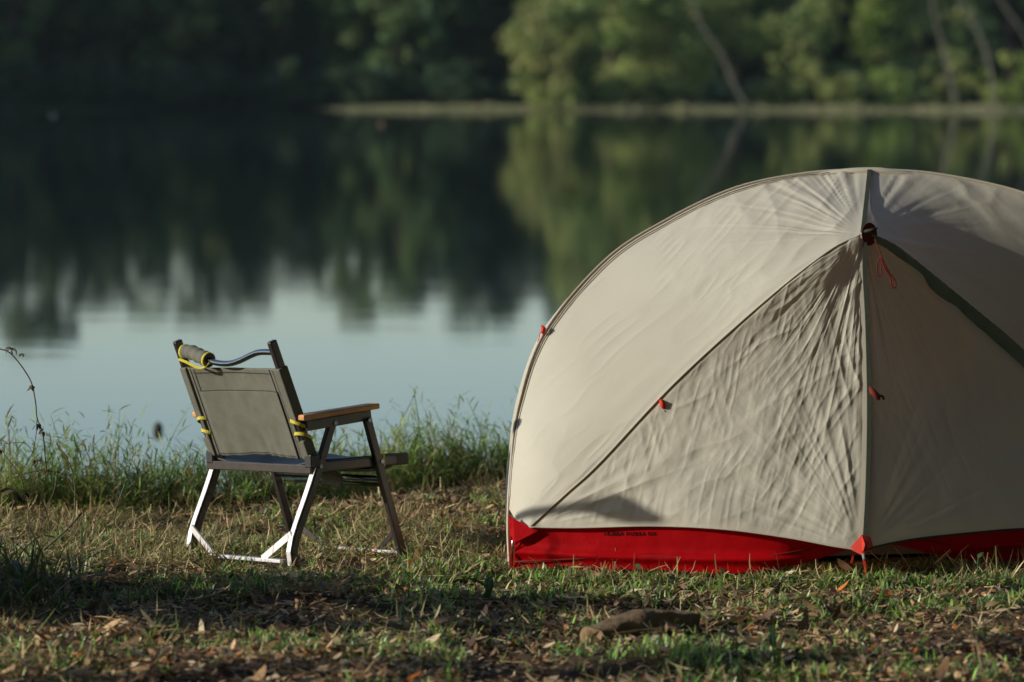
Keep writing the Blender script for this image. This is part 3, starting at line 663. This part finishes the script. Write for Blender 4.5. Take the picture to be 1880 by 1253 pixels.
sheet('vestibule_panel', S + N_ * d[..., None], tent, M['fly_crinkled'])
# front right panel
S = coons(B1R, np.repeat(HUB[None], 20, 0), C2R, C1R, 240, 240); N_ = normals(S); N_[-3:] = N_[-4]
d = radial(S, HUB, 9, .5, 121, .010, .1) + radial(S, STK, 6, .45, 123, .014, .1) + .0050 * crumple(S, 1.75, 12, 5, 125) + .0034 * crumple(S, 2.6, 26, 5, 127) + .0020 * crumple(S, 1.9, 45, 5, 129) + .008 * crumple(S, 2.2, 3, 2, 128)
d -= .02 * np.sin(np.pi * np.linspace(0, 1, 240))[None] * np.sin(np.pi * np.linspace(0, 1, 240))[:, None]
sheet('vestibule_panel', S + N_ * (d * edgefade(240, 240))[..., None], tent, M['fly_crinkled'])
# big side panels up to the arch
BL = spline([C0[3] * 1, P(950, 990, 9.53), CRN], 20); BL = spline([C0[14], P(950, 958, 9.56), CRN], 20)
S = coons(BL, RG, C0[14:], C1, 300, 330); N_ = normals(S)
u = np.linspace(0, 1, 300)[None]; v = np.linspace(0, 1, 330)[:, None]
d = radial(S, HUB, 9, .22, 131, .013, .1) + .0030 * crumple(S, .72, 22, 9, 133) * (.3 + noise(S[..., 0] * 3, S[..., 2] * 3, 134)) + .0014 * crumple(S, .66, 42, 8, 135) + .0013 * crumple(S, .8, 64, 5, 136) * sst((noise(S[..., 0] * 4, S[..., 2] * 4, 138) - .45) / .2)
d += .003 * crumple(S, 1.9, 16, 2.2, 137) * np.exp(-((S[..., 0] - HUB[0] + .12) / .25) ** 2) * sst((S[..., 2] - .75) / .15)
d += .035 * np.sin(np.pi * u) * np.sin(np.pi * v) ** .7 * (1 - .4 * v)
SL = S + N_ * (d * edgefade(300, 330, .04))[..., None]; SN = N_
sheet('rainfly_panel', SL, tent)
BR = spline([P(2225, 965, 9.92), P(2245, 960, 9.95), C0R[14]], 20)
S = coons(BR, RG[::-1], C1R, C0R[14:], 200, 220)
S = coons(BR, RG[::-1], C1R, C0R[14:], 200, 220); N_ = normals(S)
d = radial(S, HUB, 9, .3, 141, .007, .1) + .0030 * crumple(S, 2.7, 16, 6, 143) + .0018 * crumple(S, 2.4, 34, 5, 146) + .003 * crumple(S, 2.9, 22, 1.8, 145) * sst((S[..., 2] - .86) / .08)
d += -.012 * np.sin(np.pi * np.linspace(0, 1, 200))[None] * np.sin(np.pi * np.linspace(0, 1, 220))[:, None]
sheet('rainfly_panel', S + N_ * (d * edgefade(200, 220, .04))[..., None], tent)
# short end walls and the back, closing the dome
def back(c, k=.05):
    b_ = c.copy(); b_[:, 1] = 2 * 10.35 - c[:, 1] - 0.02; b_[:, 0] = T0[0] + (c[:, 0] - T0[0]) * (1 - k); b_[:, 2] *= (1 - k * .6); return b_
C0B, C0RB = back(C0), back(C0R)
def loft(a, b_, k, bul):
    n_ = len(a); t = np.linspace(0, 1, k)[None, :, None]; S = a[:, None] * (1 - t) + b_[:, None] * t
    out = S - np.array([T0[0], 10.35, .2]); out[..., 2] *= .3; out /= np.linalg.norm(out, axis=2)[..., None]
    h = np.linalg.norm(a - b_, axis=1)[:, None, None]
    return S + out * bul * h * np.sin(np.pi * t) + .002 * (out * (crumple(S, 1.2, 12, 3, 151)[..., None]))
sheet('end_wall', loft(C0[6:], C0B[6:], 30, .02), tent)
sheet('end_wall', loft(C0RB[6:], C0R[6:], 30, .02), tent)
S = loft(C0B[6:], C0RB[6:], 60, .12)
sheet('back_wall', S, tent)
# seams, tapes and zip
def ribbon(c, wd, side, thick=.0015, off=None, ww=None):
    mb = MB(); n_ = len(c)
    for i in range(n_ - 1):
        mb.bar(c[i] - T0, c[i + 1] - T0, wd if ww is None else ww[i], thick, side)
    return mb
fr = np.array([0, -1, 0.])
tube = MB().tube(resam(C1, 60) - T0 + (0, -.001, 0), .0018, 8).build('pole_sleeve', M['fly'], tent, smooth=True)
MB().tube(resam(C1, 60) - T0 + (.002, -.001, -.0028), .0006, 6).build('seam_line', M['trim'], tube, smooth=True)  # thin dark tube painted in as the shadow under the pole seam
c = resam(C1R, 50); ww = np.interp(np.arange(50), [0, 30, 49], [.050, .052, .014])
MB_ = ribbon(c + (0, -.008, .0), 0, (.55, -.25, .75), .002, ww=ww); MB_.build('pole_sleeve', M['sleeve'], tent)
MB().tube(resam(C0, 80) - T0 + (-.001, -.002, .001), .0035, 8).build('arch_seam', M['fly'], tent, smooth=True)
MB().tube(resam(C0R, 60) - T0 + (.001, -.002, .001), .0035, 8).build('arch_seam', M['fly'], tent, smooth=True)
for cc, r_, mm in ((9, .0016, 'trim'), (14, .0022, 'fly')):
    MB().tube((SL[6:322:3, cc] + SN[6:322:3, cc] * .0005) - T0, r_, 6).build('seam_line', M[mm], tent, smooth=True)
zc = resam(C2, 60)
zf = ribbon(zc + (.005, -.006, 0), .010, (1, 0, 0), .003); zf.build('zip_flap', M['trim'], tent)
ribbon(zc + (-.006, -.004, 0), .010, (1, 0, 0), .002).build('zip_tape', M['fly'], tent)
rg = resam(RG, 30) + (0, -.002, .005)
ribbon(rg, .012, (1, 0, 0), .003).build('ridge_tape', M['trim'], tent)
MB().tube(resam(B1, 60) - T0 + (0, -.001, 0), .0022, 6).build('hem', M['fly'], tent, smooth=True)
MB().tube(resam(B1R, 50) - T0 + (0, -.001, 0), .0028, 6).build('hem', M['trim'], tent, smooth=True)
# hub reinforcement, red patch with toggles
hp = []
for t in np.linspace(0, 2 * math.pi, 15)[:-1]: hp.append(HUB + np.array([.016 + .021 * math.cos(t), -.012 + .01 * math.cos(t), .0 + .030 * math.sin(t)]) - T0)
mb = MB(); mb.add(hp + [p + np.array([0, .003, 0]) for p in hp], [list(range(14))[::-1], list(range(14, 28))] + [(i, (i + 1) % 14, 14 + (i + 1) % 14, 14 + i) for i in range(14)])
mb.build('hub_patch', M['redcord'], tent)
MB().tube([HUB - T0 + (-.004, -.014, .006), HUB - T0 + (.02, -.024, .010), HUB - T0 + (.036, -.018, .016)], [.004, .005, .002], 8).build('hub_tab', M['trim'], tent, smooth=True)
def cord(pts, y, r, name, m_): return MB().tube(spline([P(a, b_, y) - T0 for a, b_ in pts], 40), r, 7).build(name, m_, tent, smooth=True)
cord([(1606, 440), (1614, 458), (1617, 472), (1611, 480), (1610, 495), (1613, 508), (1618, 505), (1617, 490), (1617, 474), (1624, 484), (1632, 500), (1640, 510)], 9.78, .0016, 'door_cord', M['redcord'])
cord([(1618, 472), (1623, 490), (1634, 508), (1637, 524), (1643, 529), (1644, 518), (1636, 505)], 9.775, .0024, 'door_cord', M['redcord'])
def toggle(px, py, y, s, m_, lean=0.):
    c = P(px, py, y) - T0
    a = MB().tube([c + (-.004, .006, .012 * s), c + (0, -.008, .004), c + (.004 + lean, -.012, -.008 * s), c + (.007 + lean, -.006, -.014 * s)], [.004 * s, .008 * s, .007 * s, .003 * s], 8)
    a.build('toggle', m_, tent, smooth=True)
toggle(1215, 742, 9.602, .9, M['webbing'])
MB().tube([P(1216, 750, 9.597) - T0, P(1222, 756, 9.587) - T0, P(1216, 757, 9.59) - T0], .002, 6).build('toggle_loop', M['black'], tent, smooth=True)
toggle(1601, 722, 9.57, 1.1, M['redcord'], .01); cord([(1603, 718), (1612, 726), (1620, 728), (1623, 734)], 9.56, .003, 'toggle_loop', M['redcord'])
toggle(998, 606, 9.94, .8, M['webbing'], -.006); cord([(998, 604), (992, 612), (990, 620), (987, 628)], 9.94, .0012, 'toggle_loop', M['webbing'])
# red bath-tub floor
top = crv([(944, 960, 9.55), (1060, 959, 9.503), (1200, 957, 9.462), (1330, 963, 9.424), (1450, 979, 9.415), (1530, 975, 9.47), (1590, 955, 9.60), (1680, 960, 9.62), (1880, 955, 9.74), (2225, 950, 10.0)], 200)
bot = crv([(944, 1056, 9.545), (1060, 1051, 9.497), (1200, 1046, 9.455), (1330, 1054, 9.42), (1450, 1040, 9.42), (1520, 1020, 9.48), (1590, 1002, 9.60), (1650, 1002, 9.63), (1720, 1020, 9.66), (1800, 1032, 9.70), (1880, 1036, 9.76), (2225, 1026, 10.0)], 200)
t = np.linspace(0, 1, 40)[:, None, None]; S = bot[None] * (1 - t) + top[None] * t
d = .006 * (noise(S[..., 0] * 5, S[..., 2] * 14, 161) - .5) + .004 * crumple(S, .3, 16, 3, 163)
d += -.012 * np.exp(-((S[..., 2] - .045 - .012 * noise(S[..., 0] * 3, 0, 165)) / .012) ** 2)
S[..., 1] += d
fw_ = sheet('floor_wall', S, tent, M['red'])
mb = MB(); mb.tube([p - T0 + (0, -.006, .034) for p in bot[::4]], .0022, 6); mb.build('floor_seam', M['redcord'], fw_, smooth=True)
for a_, b_ in ((C0, 1), (C0R, -1)):
    p0 = a_[0]; q0 = back(a_)[0]; t = np.linspace(0, 1, 20)
    MB().add([p0 * (1 - k) + q0 * k - T0 + (.02 * b_, .02, h - p0[2] * (1 - k) - q0[2] * k) for h in (.0, .15) for k in t],
             [(i, i + 1, 21 + i, 20 + i) for i in range(19)]).build('floor_wall', M['red'], tent)
fl = [P(944, 1053, 9.60), P(2225, 1022, 10.02), back(C0R)[0], back(C0)[0]]
MB().add([(p[0] - T0[0], p[1] - T0[1] + .04, .012) for p in fl], [(0, 1, 2, 3)]).build('tent_floor', M['tentfloor'], tent)
# corner webbing, pole tip
MB().add([P(a, b_, y) - T0 for a, b_, y in ((934, 946, 9.545), (942, 952, 9.538), (988, 975, 9.515), (945, 997, 9.532), (936, 990, 9.545))], [(0, 1, 2, 3, 4)]).build('corner_patch', M['red'], tent)
ribbon(spline([P(936, 985, 9.54), P(937, 1020, 9.54), P(938, 1052, 9.55)], 8), .0055, (1, 0, 0), .002).build('corner_strap', M['webbing'], tent)
ribbon(spline([P(946, 985, 9.535), P(944, 1020, 9.54), P(942, 1056, 9.54)], 8), .005, (1, 0, 0), .002).build('corner_strap', M['webbing'], tent)
MB().tube([P(941, 975, 9.545) - T0, P(941, 1050, 9.56) - T0], .0026, 8).build('pole_tip', M['tubing'], tent, smooth=True)
MB().add([P(a, b_, y) - T0 for a, b_, y in ((1582, 982, 9.36), (1559, 1008, 9.362), (1583, 1020, 9.345), (1588, 1000, 9.34))], [(0, 1, 2, 3)]).build('door_patch', M['webbing'], tent)
MB().add([P(a, b_, y) - T0 for a, b_, y in ((1582, 982, 9.36), (1588, 1000, 9.338), (1583, 1020, 9.345), (1604, 1008, 9.37), (1598, 986, 9.375))], [(0, 1, 2), (0, 2, 3, 4)]).build('door_patch', M['webbing'], tent)
ribbon(spline([P(1584, 1012, 9.345), P(1588, 1040, 9.33), P(1592, 1068, 9.32), P(1594, 1084, 9.315)], 8), .0062, (1, 0, 0), .0025).build('door_strap', M['webbing'], tent)
MB().tube([P(1585, 1018, 9.34) - T0, P(1587, 1028, 9.33) - T0], .0042, 8).build('strap_buckle', M['float'], tent, smooth=True)
ribbon(spline([P(1567, 1010, 9.4), P(1566, 1022, 9.4), P(1563, 1034, 9.4)], 5), .005, (1, 0, 0), .002).build('door_strap', M['webbing'], tent)
# lettering on the red wall
cu = bpy.data.curves.new('lettering', 'FONT'); cu.body = 'HUBBA HUBBA NX'; cu.size = .0185; cu.offset = .0002; cu.extrude = .0002; cu.space_character = 1.2; cu.space_word = .9
to = bpy.data.objects.new('t', cu); col.objects.link(to); bpy.context.view_layer.update()
tm = bpy.data.meshes.new_from_object(to.evaluated_get(bpy.context.evaluated_depsgraph_get())); bpy.data.objects.remove(to)
w0 = max(v_.co.x for v_ in tm.vertices); sc_ = .129 / w0
p0 = P(1109, 984, 9.488); WS = S.reshape(-1, 3)
for v_ in tm.vertices:                                # laid onto the wall's own folds
    x_ = p0[0] + v_.co.x * sc_; z_ = p0[2] + v_.co.y * sc_ * 1.1 + .028 * v_.co.x * sc_
    dd_ = (WS[:, 0] - x_) ** 2 + ((WS[:, 2] - z_) * 2) ** 2; kk_ = np.argsort(dd_)[:6]; ww_ = 1 / (dd_[kk_] + 1e-7)
    v_.co = Vector((x_ - T0[0], (WS[kk_, 1] * ww_).sum() / ww_.sum() - T0[1] - .0010 - max(v_.co.z, 0), z_))
lo = link('lettering', tm, M['ink'], tent)
# stakes
def stake(px, py, y, label, dirv):
    p = P(px, py, y); o = empty('tent_stake', p); tag(o, label, 'tent stake')
    d = np.array(dirv, float); MB().tube([d * -.03, d * 0, d * .035], .0032, 8).build('shaft', M['webbing'], o, smooth=True)
    MB().tube([d * .035 - (.006, 0, 0), d * .035 + (.006, 0, -.002)], .0032, 8).build('head', M['webbing'], o, smooth=True)
stake(902, 1060, 9.53, 'small red stake in the grass beside the left corner of the tent', (-.55, -.2, .6))
stake(1596, 1092, 9.27, 'red stake holding the strap below the tent door', (-.05, 0, .8))

# ------------------------------------------------------------------ log in the foreground
Yl = 8.42; a = P(1085, 1172, 8.29); b_ = P(1266, 1166, 8.45); L = b_ - a; Ln = np.linalg.norm(L); L /= Ln
sdv = np.cross([0, 0, 1], L); sdv /= np.linalg.norm(sdv); V = []; nr, nc = 26, 26
for i in range(nr + 1):
    t = i / nr; c = a + L * Ln * t; c[2] = float(ground(c[0], c[1])) + .020 + .004 * t
    for k in range(nc):
        an = 2 * math.pi * k / nc; sq = 1 / max(abs(math.cos(an)), abs(math.sin(an))) ** .75
        r1 = .040 * sq * (1 + .3 * (noise(t * 7, math.cos(an) * 2 + 5, 171) - .5)); r2 = .035 * sq * (1 + .2 * (noise(t * 9, math.sin(an) * 2 + 9, 172) - .5)) * (1 - .08 * t)
        endj = .014 * (noise(math.cos(an) * 3 + 4, math.sin(an) * 3 + 4, 173) - .5) * (i in (0, nr))
        V.append(c + sdv * r1 * math.cos(an) + np.array([0, 0, 1]) * r2 * math.sin(an) + L * endj)
Fc = [(i * nc + k, i * nc + (k + 1) % nc, (i + 1) * nc + (k + 1) % nc, (i + 1) * nc + k) for i in range(nr) for k in range(nc)]
lg = empty('log', a * (1, 1, 0)); tag(lg, 'short squared chunk of weathered wood lying in the grass before the tent', 'log')
o_ = a * (1, 1, 0); mb = MB(); mb.add([p - o_ for p in V], Fc); mb.build('side', M['log'], lg, smooth=True)
for q0, sg in ((0, -1), (nr * nc, 1)):
    ring = [V[q0 + k] - o_ for k in range(nc)]; cc = np.mean(ring, 0) + L * .006 * sg; inner = [cc + (p - cc) * .5 + L * .004 * math.sin(3 * k) for k, p in enumerate(ring)]
    mb = MB(); mb.add(ring + inner + [cc], [(k, (k + 1) % nc, nc + (k + 1) % nc, nc + k)[::sg] for k in range(nc)] + [(nc + k, nc + (k + 1) % nc, 2 * nc)[::sg] for k in range(nc)])
    mb.build('cut_end', M['logend'], lg)

# ------------------------------------------------------------------ dried vine at left
RNG = np.random.default_rng(29); U = RNG.uniform
def leafclump(c, n_, size, name, m_, parent, org):
    az = U(0, 6.28, n_); t0 = U(1.2, 2.6, n_)
    V, Q, T = blades('q', np.repeat(c[None], n_, 0) + RNG.normal(0, size * .12, (n_, 3)) - org, az, U(.7, 1.2, n_) * size, U(.3, .5, n_) * size, t0, t0 + U(.3, 1.6, n_), U(-1, 1, n_), (.2, .9, 1, .7, .1), np.ones((n_, 3)) * .1, k=4)
    return link(name, npmesh(name, V, Q), m_, parent)
base = P(60, 1000, 9.5); vine = empty('dried_vine', base); tag(vine, 'dead brown vine with shrivelled leaves hanging at the left edge', 'dried vine')
def vs(pts, y, r, par=vine, org=base, m_='stem', n_=40): return MB().tube(spline([P(a, b_, y) - org for a, b_ in pts], n_), r, 6).build('stem', M[m_], par, smooth=True)
vs([(-60, 625), (0, 641), (18, 648), (36, 668), (54, 695), (61, 715), (66, 745), (68, 768), (78, 795), (82, 830), (86, 870)], 9.4, .0017)
vs([(68, 768), (66, 800), (58, 835), (40, 865), (20, 890), (-10, 905)], 9.4, .0011)
vs([(-30, 905), (10, 885), (38, 872), (70, 865), (95, 866), (118, 872), (135, 900)], 9.4, .0014)
vs([(38, 872), (20, 850), (8, 835)], 9.4, .0011); vs([(38, 872), (70, 905), (90, 960), (85, 1010)], 9.42, .0013); vs([(8, 860), (8, 820), (10, 815), (45, 812)], 9.42, .0008)
vs([(38, 872), (50, 930), (58, 1000)], 9.42, .0013)
for (a_, b2, sz) in ((20, 646, .018), (38, 657, .012), (60, 714, .020), (70, 784, .020), (78, 797, .016), (66, 850, .026), (90, 868, .016), (25, 905, .036), (45, 912, .022), (2, 834, .014), (30, 925, .03)):
    leafclump(P(a_, b2 - 6, 9.4), 6, sz, 'leaf', M['dryleaf'], vine, base)
def sprig(name, label, cat, pts, y, r, m_, leaves=(), lm='dryleaf', sz=.03, nb=3):
    bs = P(*pts[0], y); bs[2] = float(ground(bs[0], bs[1])) - .01; e = empty(name, bs); tag(e, label, cat)
    vs(pts, y, r, e, bs, m_)
    for a_, b2 in leaves: leafclump(P(a_, b2, y), nb, sz, 'leaf', M[lm], e, bs)
    return e
M['greenleaf'] = mat('green_leaf', (.06, .12, .03), .45, trans=.3, vary=.3, nscale=60)
M['yleaf'] = mat('yellow_green_leaf', (.16, .2, .04), .45, trans=.35, vary=.3, nscale=60)
sprig('bare_twig', 'thin bare curved twig standing upright left of the chair', 'twig', [(128, 975), (137, 940), (136, 880), (122, 840), (103, 815)], 9.5, .0013, 'stem')
sprig('bare_twig', 'pale dry stem bent beside the dried vine', 'twig', [(70, 990), (82, 940), (100, 900), (106, 858)], 9.45, .0012, 'straw_stem' if 'straw_stem' in M else 'stem')
sprig('bare_twig', 'dark stick slanting up from the shaded grass at left', 'twig', [(80, 1010), (120, 975), (150, 942)], 9.3, .0028, 'stem')
sprig('bare_twig', 'forked dry twig arching low between vine and chair', 'twig', [(232, 972), (265, 968), (290, 955), (312, 937)], 9.6, .0011, 'stem')
sprig('grass_stalk', 'single bright green grass blade upright left of the chair', 'plant', [(212, 970), (210, 955), (218, 920), (230, 888)], 9.5, .0016, 'greenleaf', [(216, 925)], 'yleaf', .03, 2)
# black-green pod drifting on the lake, and two floats
p = P(290, 793, 19.2); p[2] = WZ + .012; o = empty('seed_pod', p); tag(o, 'small dark round pod floating on the lake left of the chair', 'seed pod')
V, Fc = [], []
mb = MB(); mb.tube([(0, 0, z) for z in np.linspace(-.03, .035, 10)], [.024 * math.sin(math.pi * (k + .35) / 9.9) + .002 for k in range(10)], 12); mb.build('husk', M['darkpod'], o, smooth=True)
leafclump(np.array([0, 0, .03]), 5, .025, 'frill', M['darkpod'], o, np.zeros(3))
for px, py, m_, r_, lb in ((98, 213, 'float', .12, 'tiny pale float on the dark water at far left'), (700, 230, 'float2', .10, 'tiny brownish float on the dark water in mid lake')):
    yy = 1.71 * F / (py - HZ); p = P(px, py, yy); p[2] = WZ; o = empty('float', p); tag(o, lb, 'float')
    MB().tube([(0, 0, z) for z in np.linspace(-r_ * .5, r_ * .9, 9)], [r_ * (.15 + math.sin(math.pi * (k + .2) / 8.5)) * .8 for k in range(9)], 14).build('ball', M[m_], o, smooth=True)
    MB().tube([(0, 0, r_ * .8), (0, 0, r_ * 1.3)], .02, 8).build('stalk', M['black'], o)

# ------------------------------------------------------------------ weeds in the near grass
def weed(name, label, px, py, y, h, n_, lm, sz, cat='weed', lean=0.):
    bs = P(px, py, y); bs[2] = float(ground(bs[0], bs[1])) - .005; e = empty(name, bs); tag(e, label, cat)
    pth = spline([(0, 0, 0), (lean * .3, 0, h * .5), (lean, 0, h)], 14); MB().tube(pth, np.linspace(.0022, .001, 14), 6).build('stem', M['greenleaf'], e, smooth=True)
    for k in range(n_):
        q = pth[int(13 * (k + 1) / n_)]; az = U(0, 6.28, 1); t0 = U(.4, 1.1, 1)
        V, Q, T = blades('w', q[None], az, np.array([sz]) * U(.7, 1.2, 1), np.array([sz * .38]), t0, t0 + U(.3, 1, 1), U(-.5, .5, 1), (.15, .9, 1, .7, .05), np.ones((1, 3)), k=4)
        link('leaf', npmesh('leaf', V, Q), M[lm], e)
weed('broad_leaf_weed', 'weed with one broad dark green leaf at the right edge before the tent', 1878, 1120, 8.9, .07, 3, 'greenleaf', .06)
weed('seedling', 'blurred green seedling right of the log', 1352, 1236, 8.0, .09, 6, 'greenleaf', .035)
weed('seedling', 'blurred seedling with a dark hanging leaf, second to the right of the log', 1420, 1250, 7.95, .10, 6, 'greenleaf', .045)
weed('seedling', 'yellow green seedling near the bottom right corner', 1690, 1235, 8.0, .06, 5, 'yleaf', .035)
weed('seedling', 'yellow green leafy sprout in front of the right tent base', 1665, 1140, 8.75, .05, 5, 'yleaf', .03)
weed('grass_stalk', 'pale grass stalk standing before the red tent wall under the lettering', 1175, 1085, 9.3, .05, 3, 'greenleaf', .035)
weed('grass_stalk', 'orange tipped grass stalk before the middle of the red tent wall', 1325, 1090, 9.25, .06, 4, 'yleaf', .03)
weed('grass_stalk', 'tall grass stalk in the dark gap right of the door strap', 1640, 1070, 9.4, .08, 2, 'greenleaf', .02, lean=-.03)
weed('grass_stalk', 'forked grass stalk before the dark right side of the tent', 1795, 1085, 9.25, .07, 4, 'greenleaf', .03)
weed('grass_stalk', 'pale upright stalk in the grass right of the door stake', 1710, 1110, 9.0, .07, 3, 'greenleaf', .03)
weed('grass_stalk', 'green tuft of blades at the left end of the tent before the stake', 895, 1120, 9.05, .06, 6, 'greenleaf', .05)
weed('grass_stalk', 'fresh green blades in the shade at the left edge', 45, 1135, 8.85, .09, 6, 'greenleaf', .07)

hz_m = bpy.data.materials.new('lake_haze'); hz_m.use_nodes = True; n = hz_m.node_tree; n.nodes.remove(n.nodes['Principled BSDF'])
pv = n.nodes.new('ShaderNodeVolumePrincipled'); pv.inputs['Color'].default_value = (.62, .8, .9, 1); pv.inputs['Density'].default_value = .00005
pv.inputs['Anisotropy'].default_value = 0; n.links.new(pv.outputs[0], n.nodes['Material Output'].inputs['Volume'])
tag(MB().box((0, 345, 29), (1210, 1500, 63)).build('haze', hz_m), kind='stuff')

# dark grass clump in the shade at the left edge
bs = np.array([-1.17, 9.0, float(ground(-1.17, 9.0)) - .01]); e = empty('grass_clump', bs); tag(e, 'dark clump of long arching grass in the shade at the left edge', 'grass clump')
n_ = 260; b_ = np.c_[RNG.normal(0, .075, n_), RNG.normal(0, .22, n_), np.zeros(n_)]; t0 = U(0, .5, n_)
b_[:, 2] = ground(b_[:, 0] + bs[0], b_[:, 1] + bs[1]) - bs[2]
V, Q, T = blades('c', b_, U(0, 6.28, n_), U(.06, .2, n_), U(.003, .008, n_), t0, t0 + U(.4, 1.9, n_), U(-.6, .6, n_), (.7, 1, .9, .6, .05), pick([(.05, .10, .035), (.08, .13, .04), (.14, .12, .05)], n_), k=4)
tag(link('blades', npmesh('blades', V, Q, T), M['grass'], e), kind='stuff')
# unseen weed added left of the view, leaf shaped to shade the tent's foot
def back_to_sun(px, py, x): q = P(px, py, float(np.interp(px, [940, 1020, 1105, 1240], [9.575, 9.53, 9.50, 9.455]))); return q + sd * ((q[0] - x) / -sd[0])
X0_ = -1.62; e0 = back_to_sun(960, 948, X0_); bs = np.array([X0_ - .05, e0[1] - .15, 0]); e = empty('shadow_weed', bs); tag(e, 'unseen weed added just left of the view, its leaf shaped to shade the tent', 'weed')
MB().tube(spline([bs * 0, np.array([0, .05, .35]), e0 - bs + (0, -.06, -.02), e0 - bs], 20), np.linspace(.006, .004, 20), 7).build('stem', M['stem'], e, smooth=True)
mid = [(925, 948), (975, 948), (1030, 943), (1080, 932), (1112, 924), (1150, 940), (1195, 955), (1245, 966)]; hw_ = [9, 11, 12, 16, 24, 22, 16, 5]
V = []
for k, ((a_, b2), h_) in enumerate(zip(mid, hw_)):
    for w_ in (-1, -.5, 0, .5, 1): V.append(back_to_sun(a_ + w_ * h_ * .35, b2 - w_ * h_, X0_ + .02 * w_ * w_ + .01 * math.sin(k)) - bs)
Q = [[k * 5 + j, k * 5 + j + 1, k * 5 + j + 6, k * 5 + j + 5] for k in range(7) for j in range(4)]
lf = link('leaf', npmesh('leaf', np.array(V), np.array(Q)), M['greenleaf'], e); so = lf.modifiers.new('thick', 'SOLIDIFY'); so.thickness = .0015
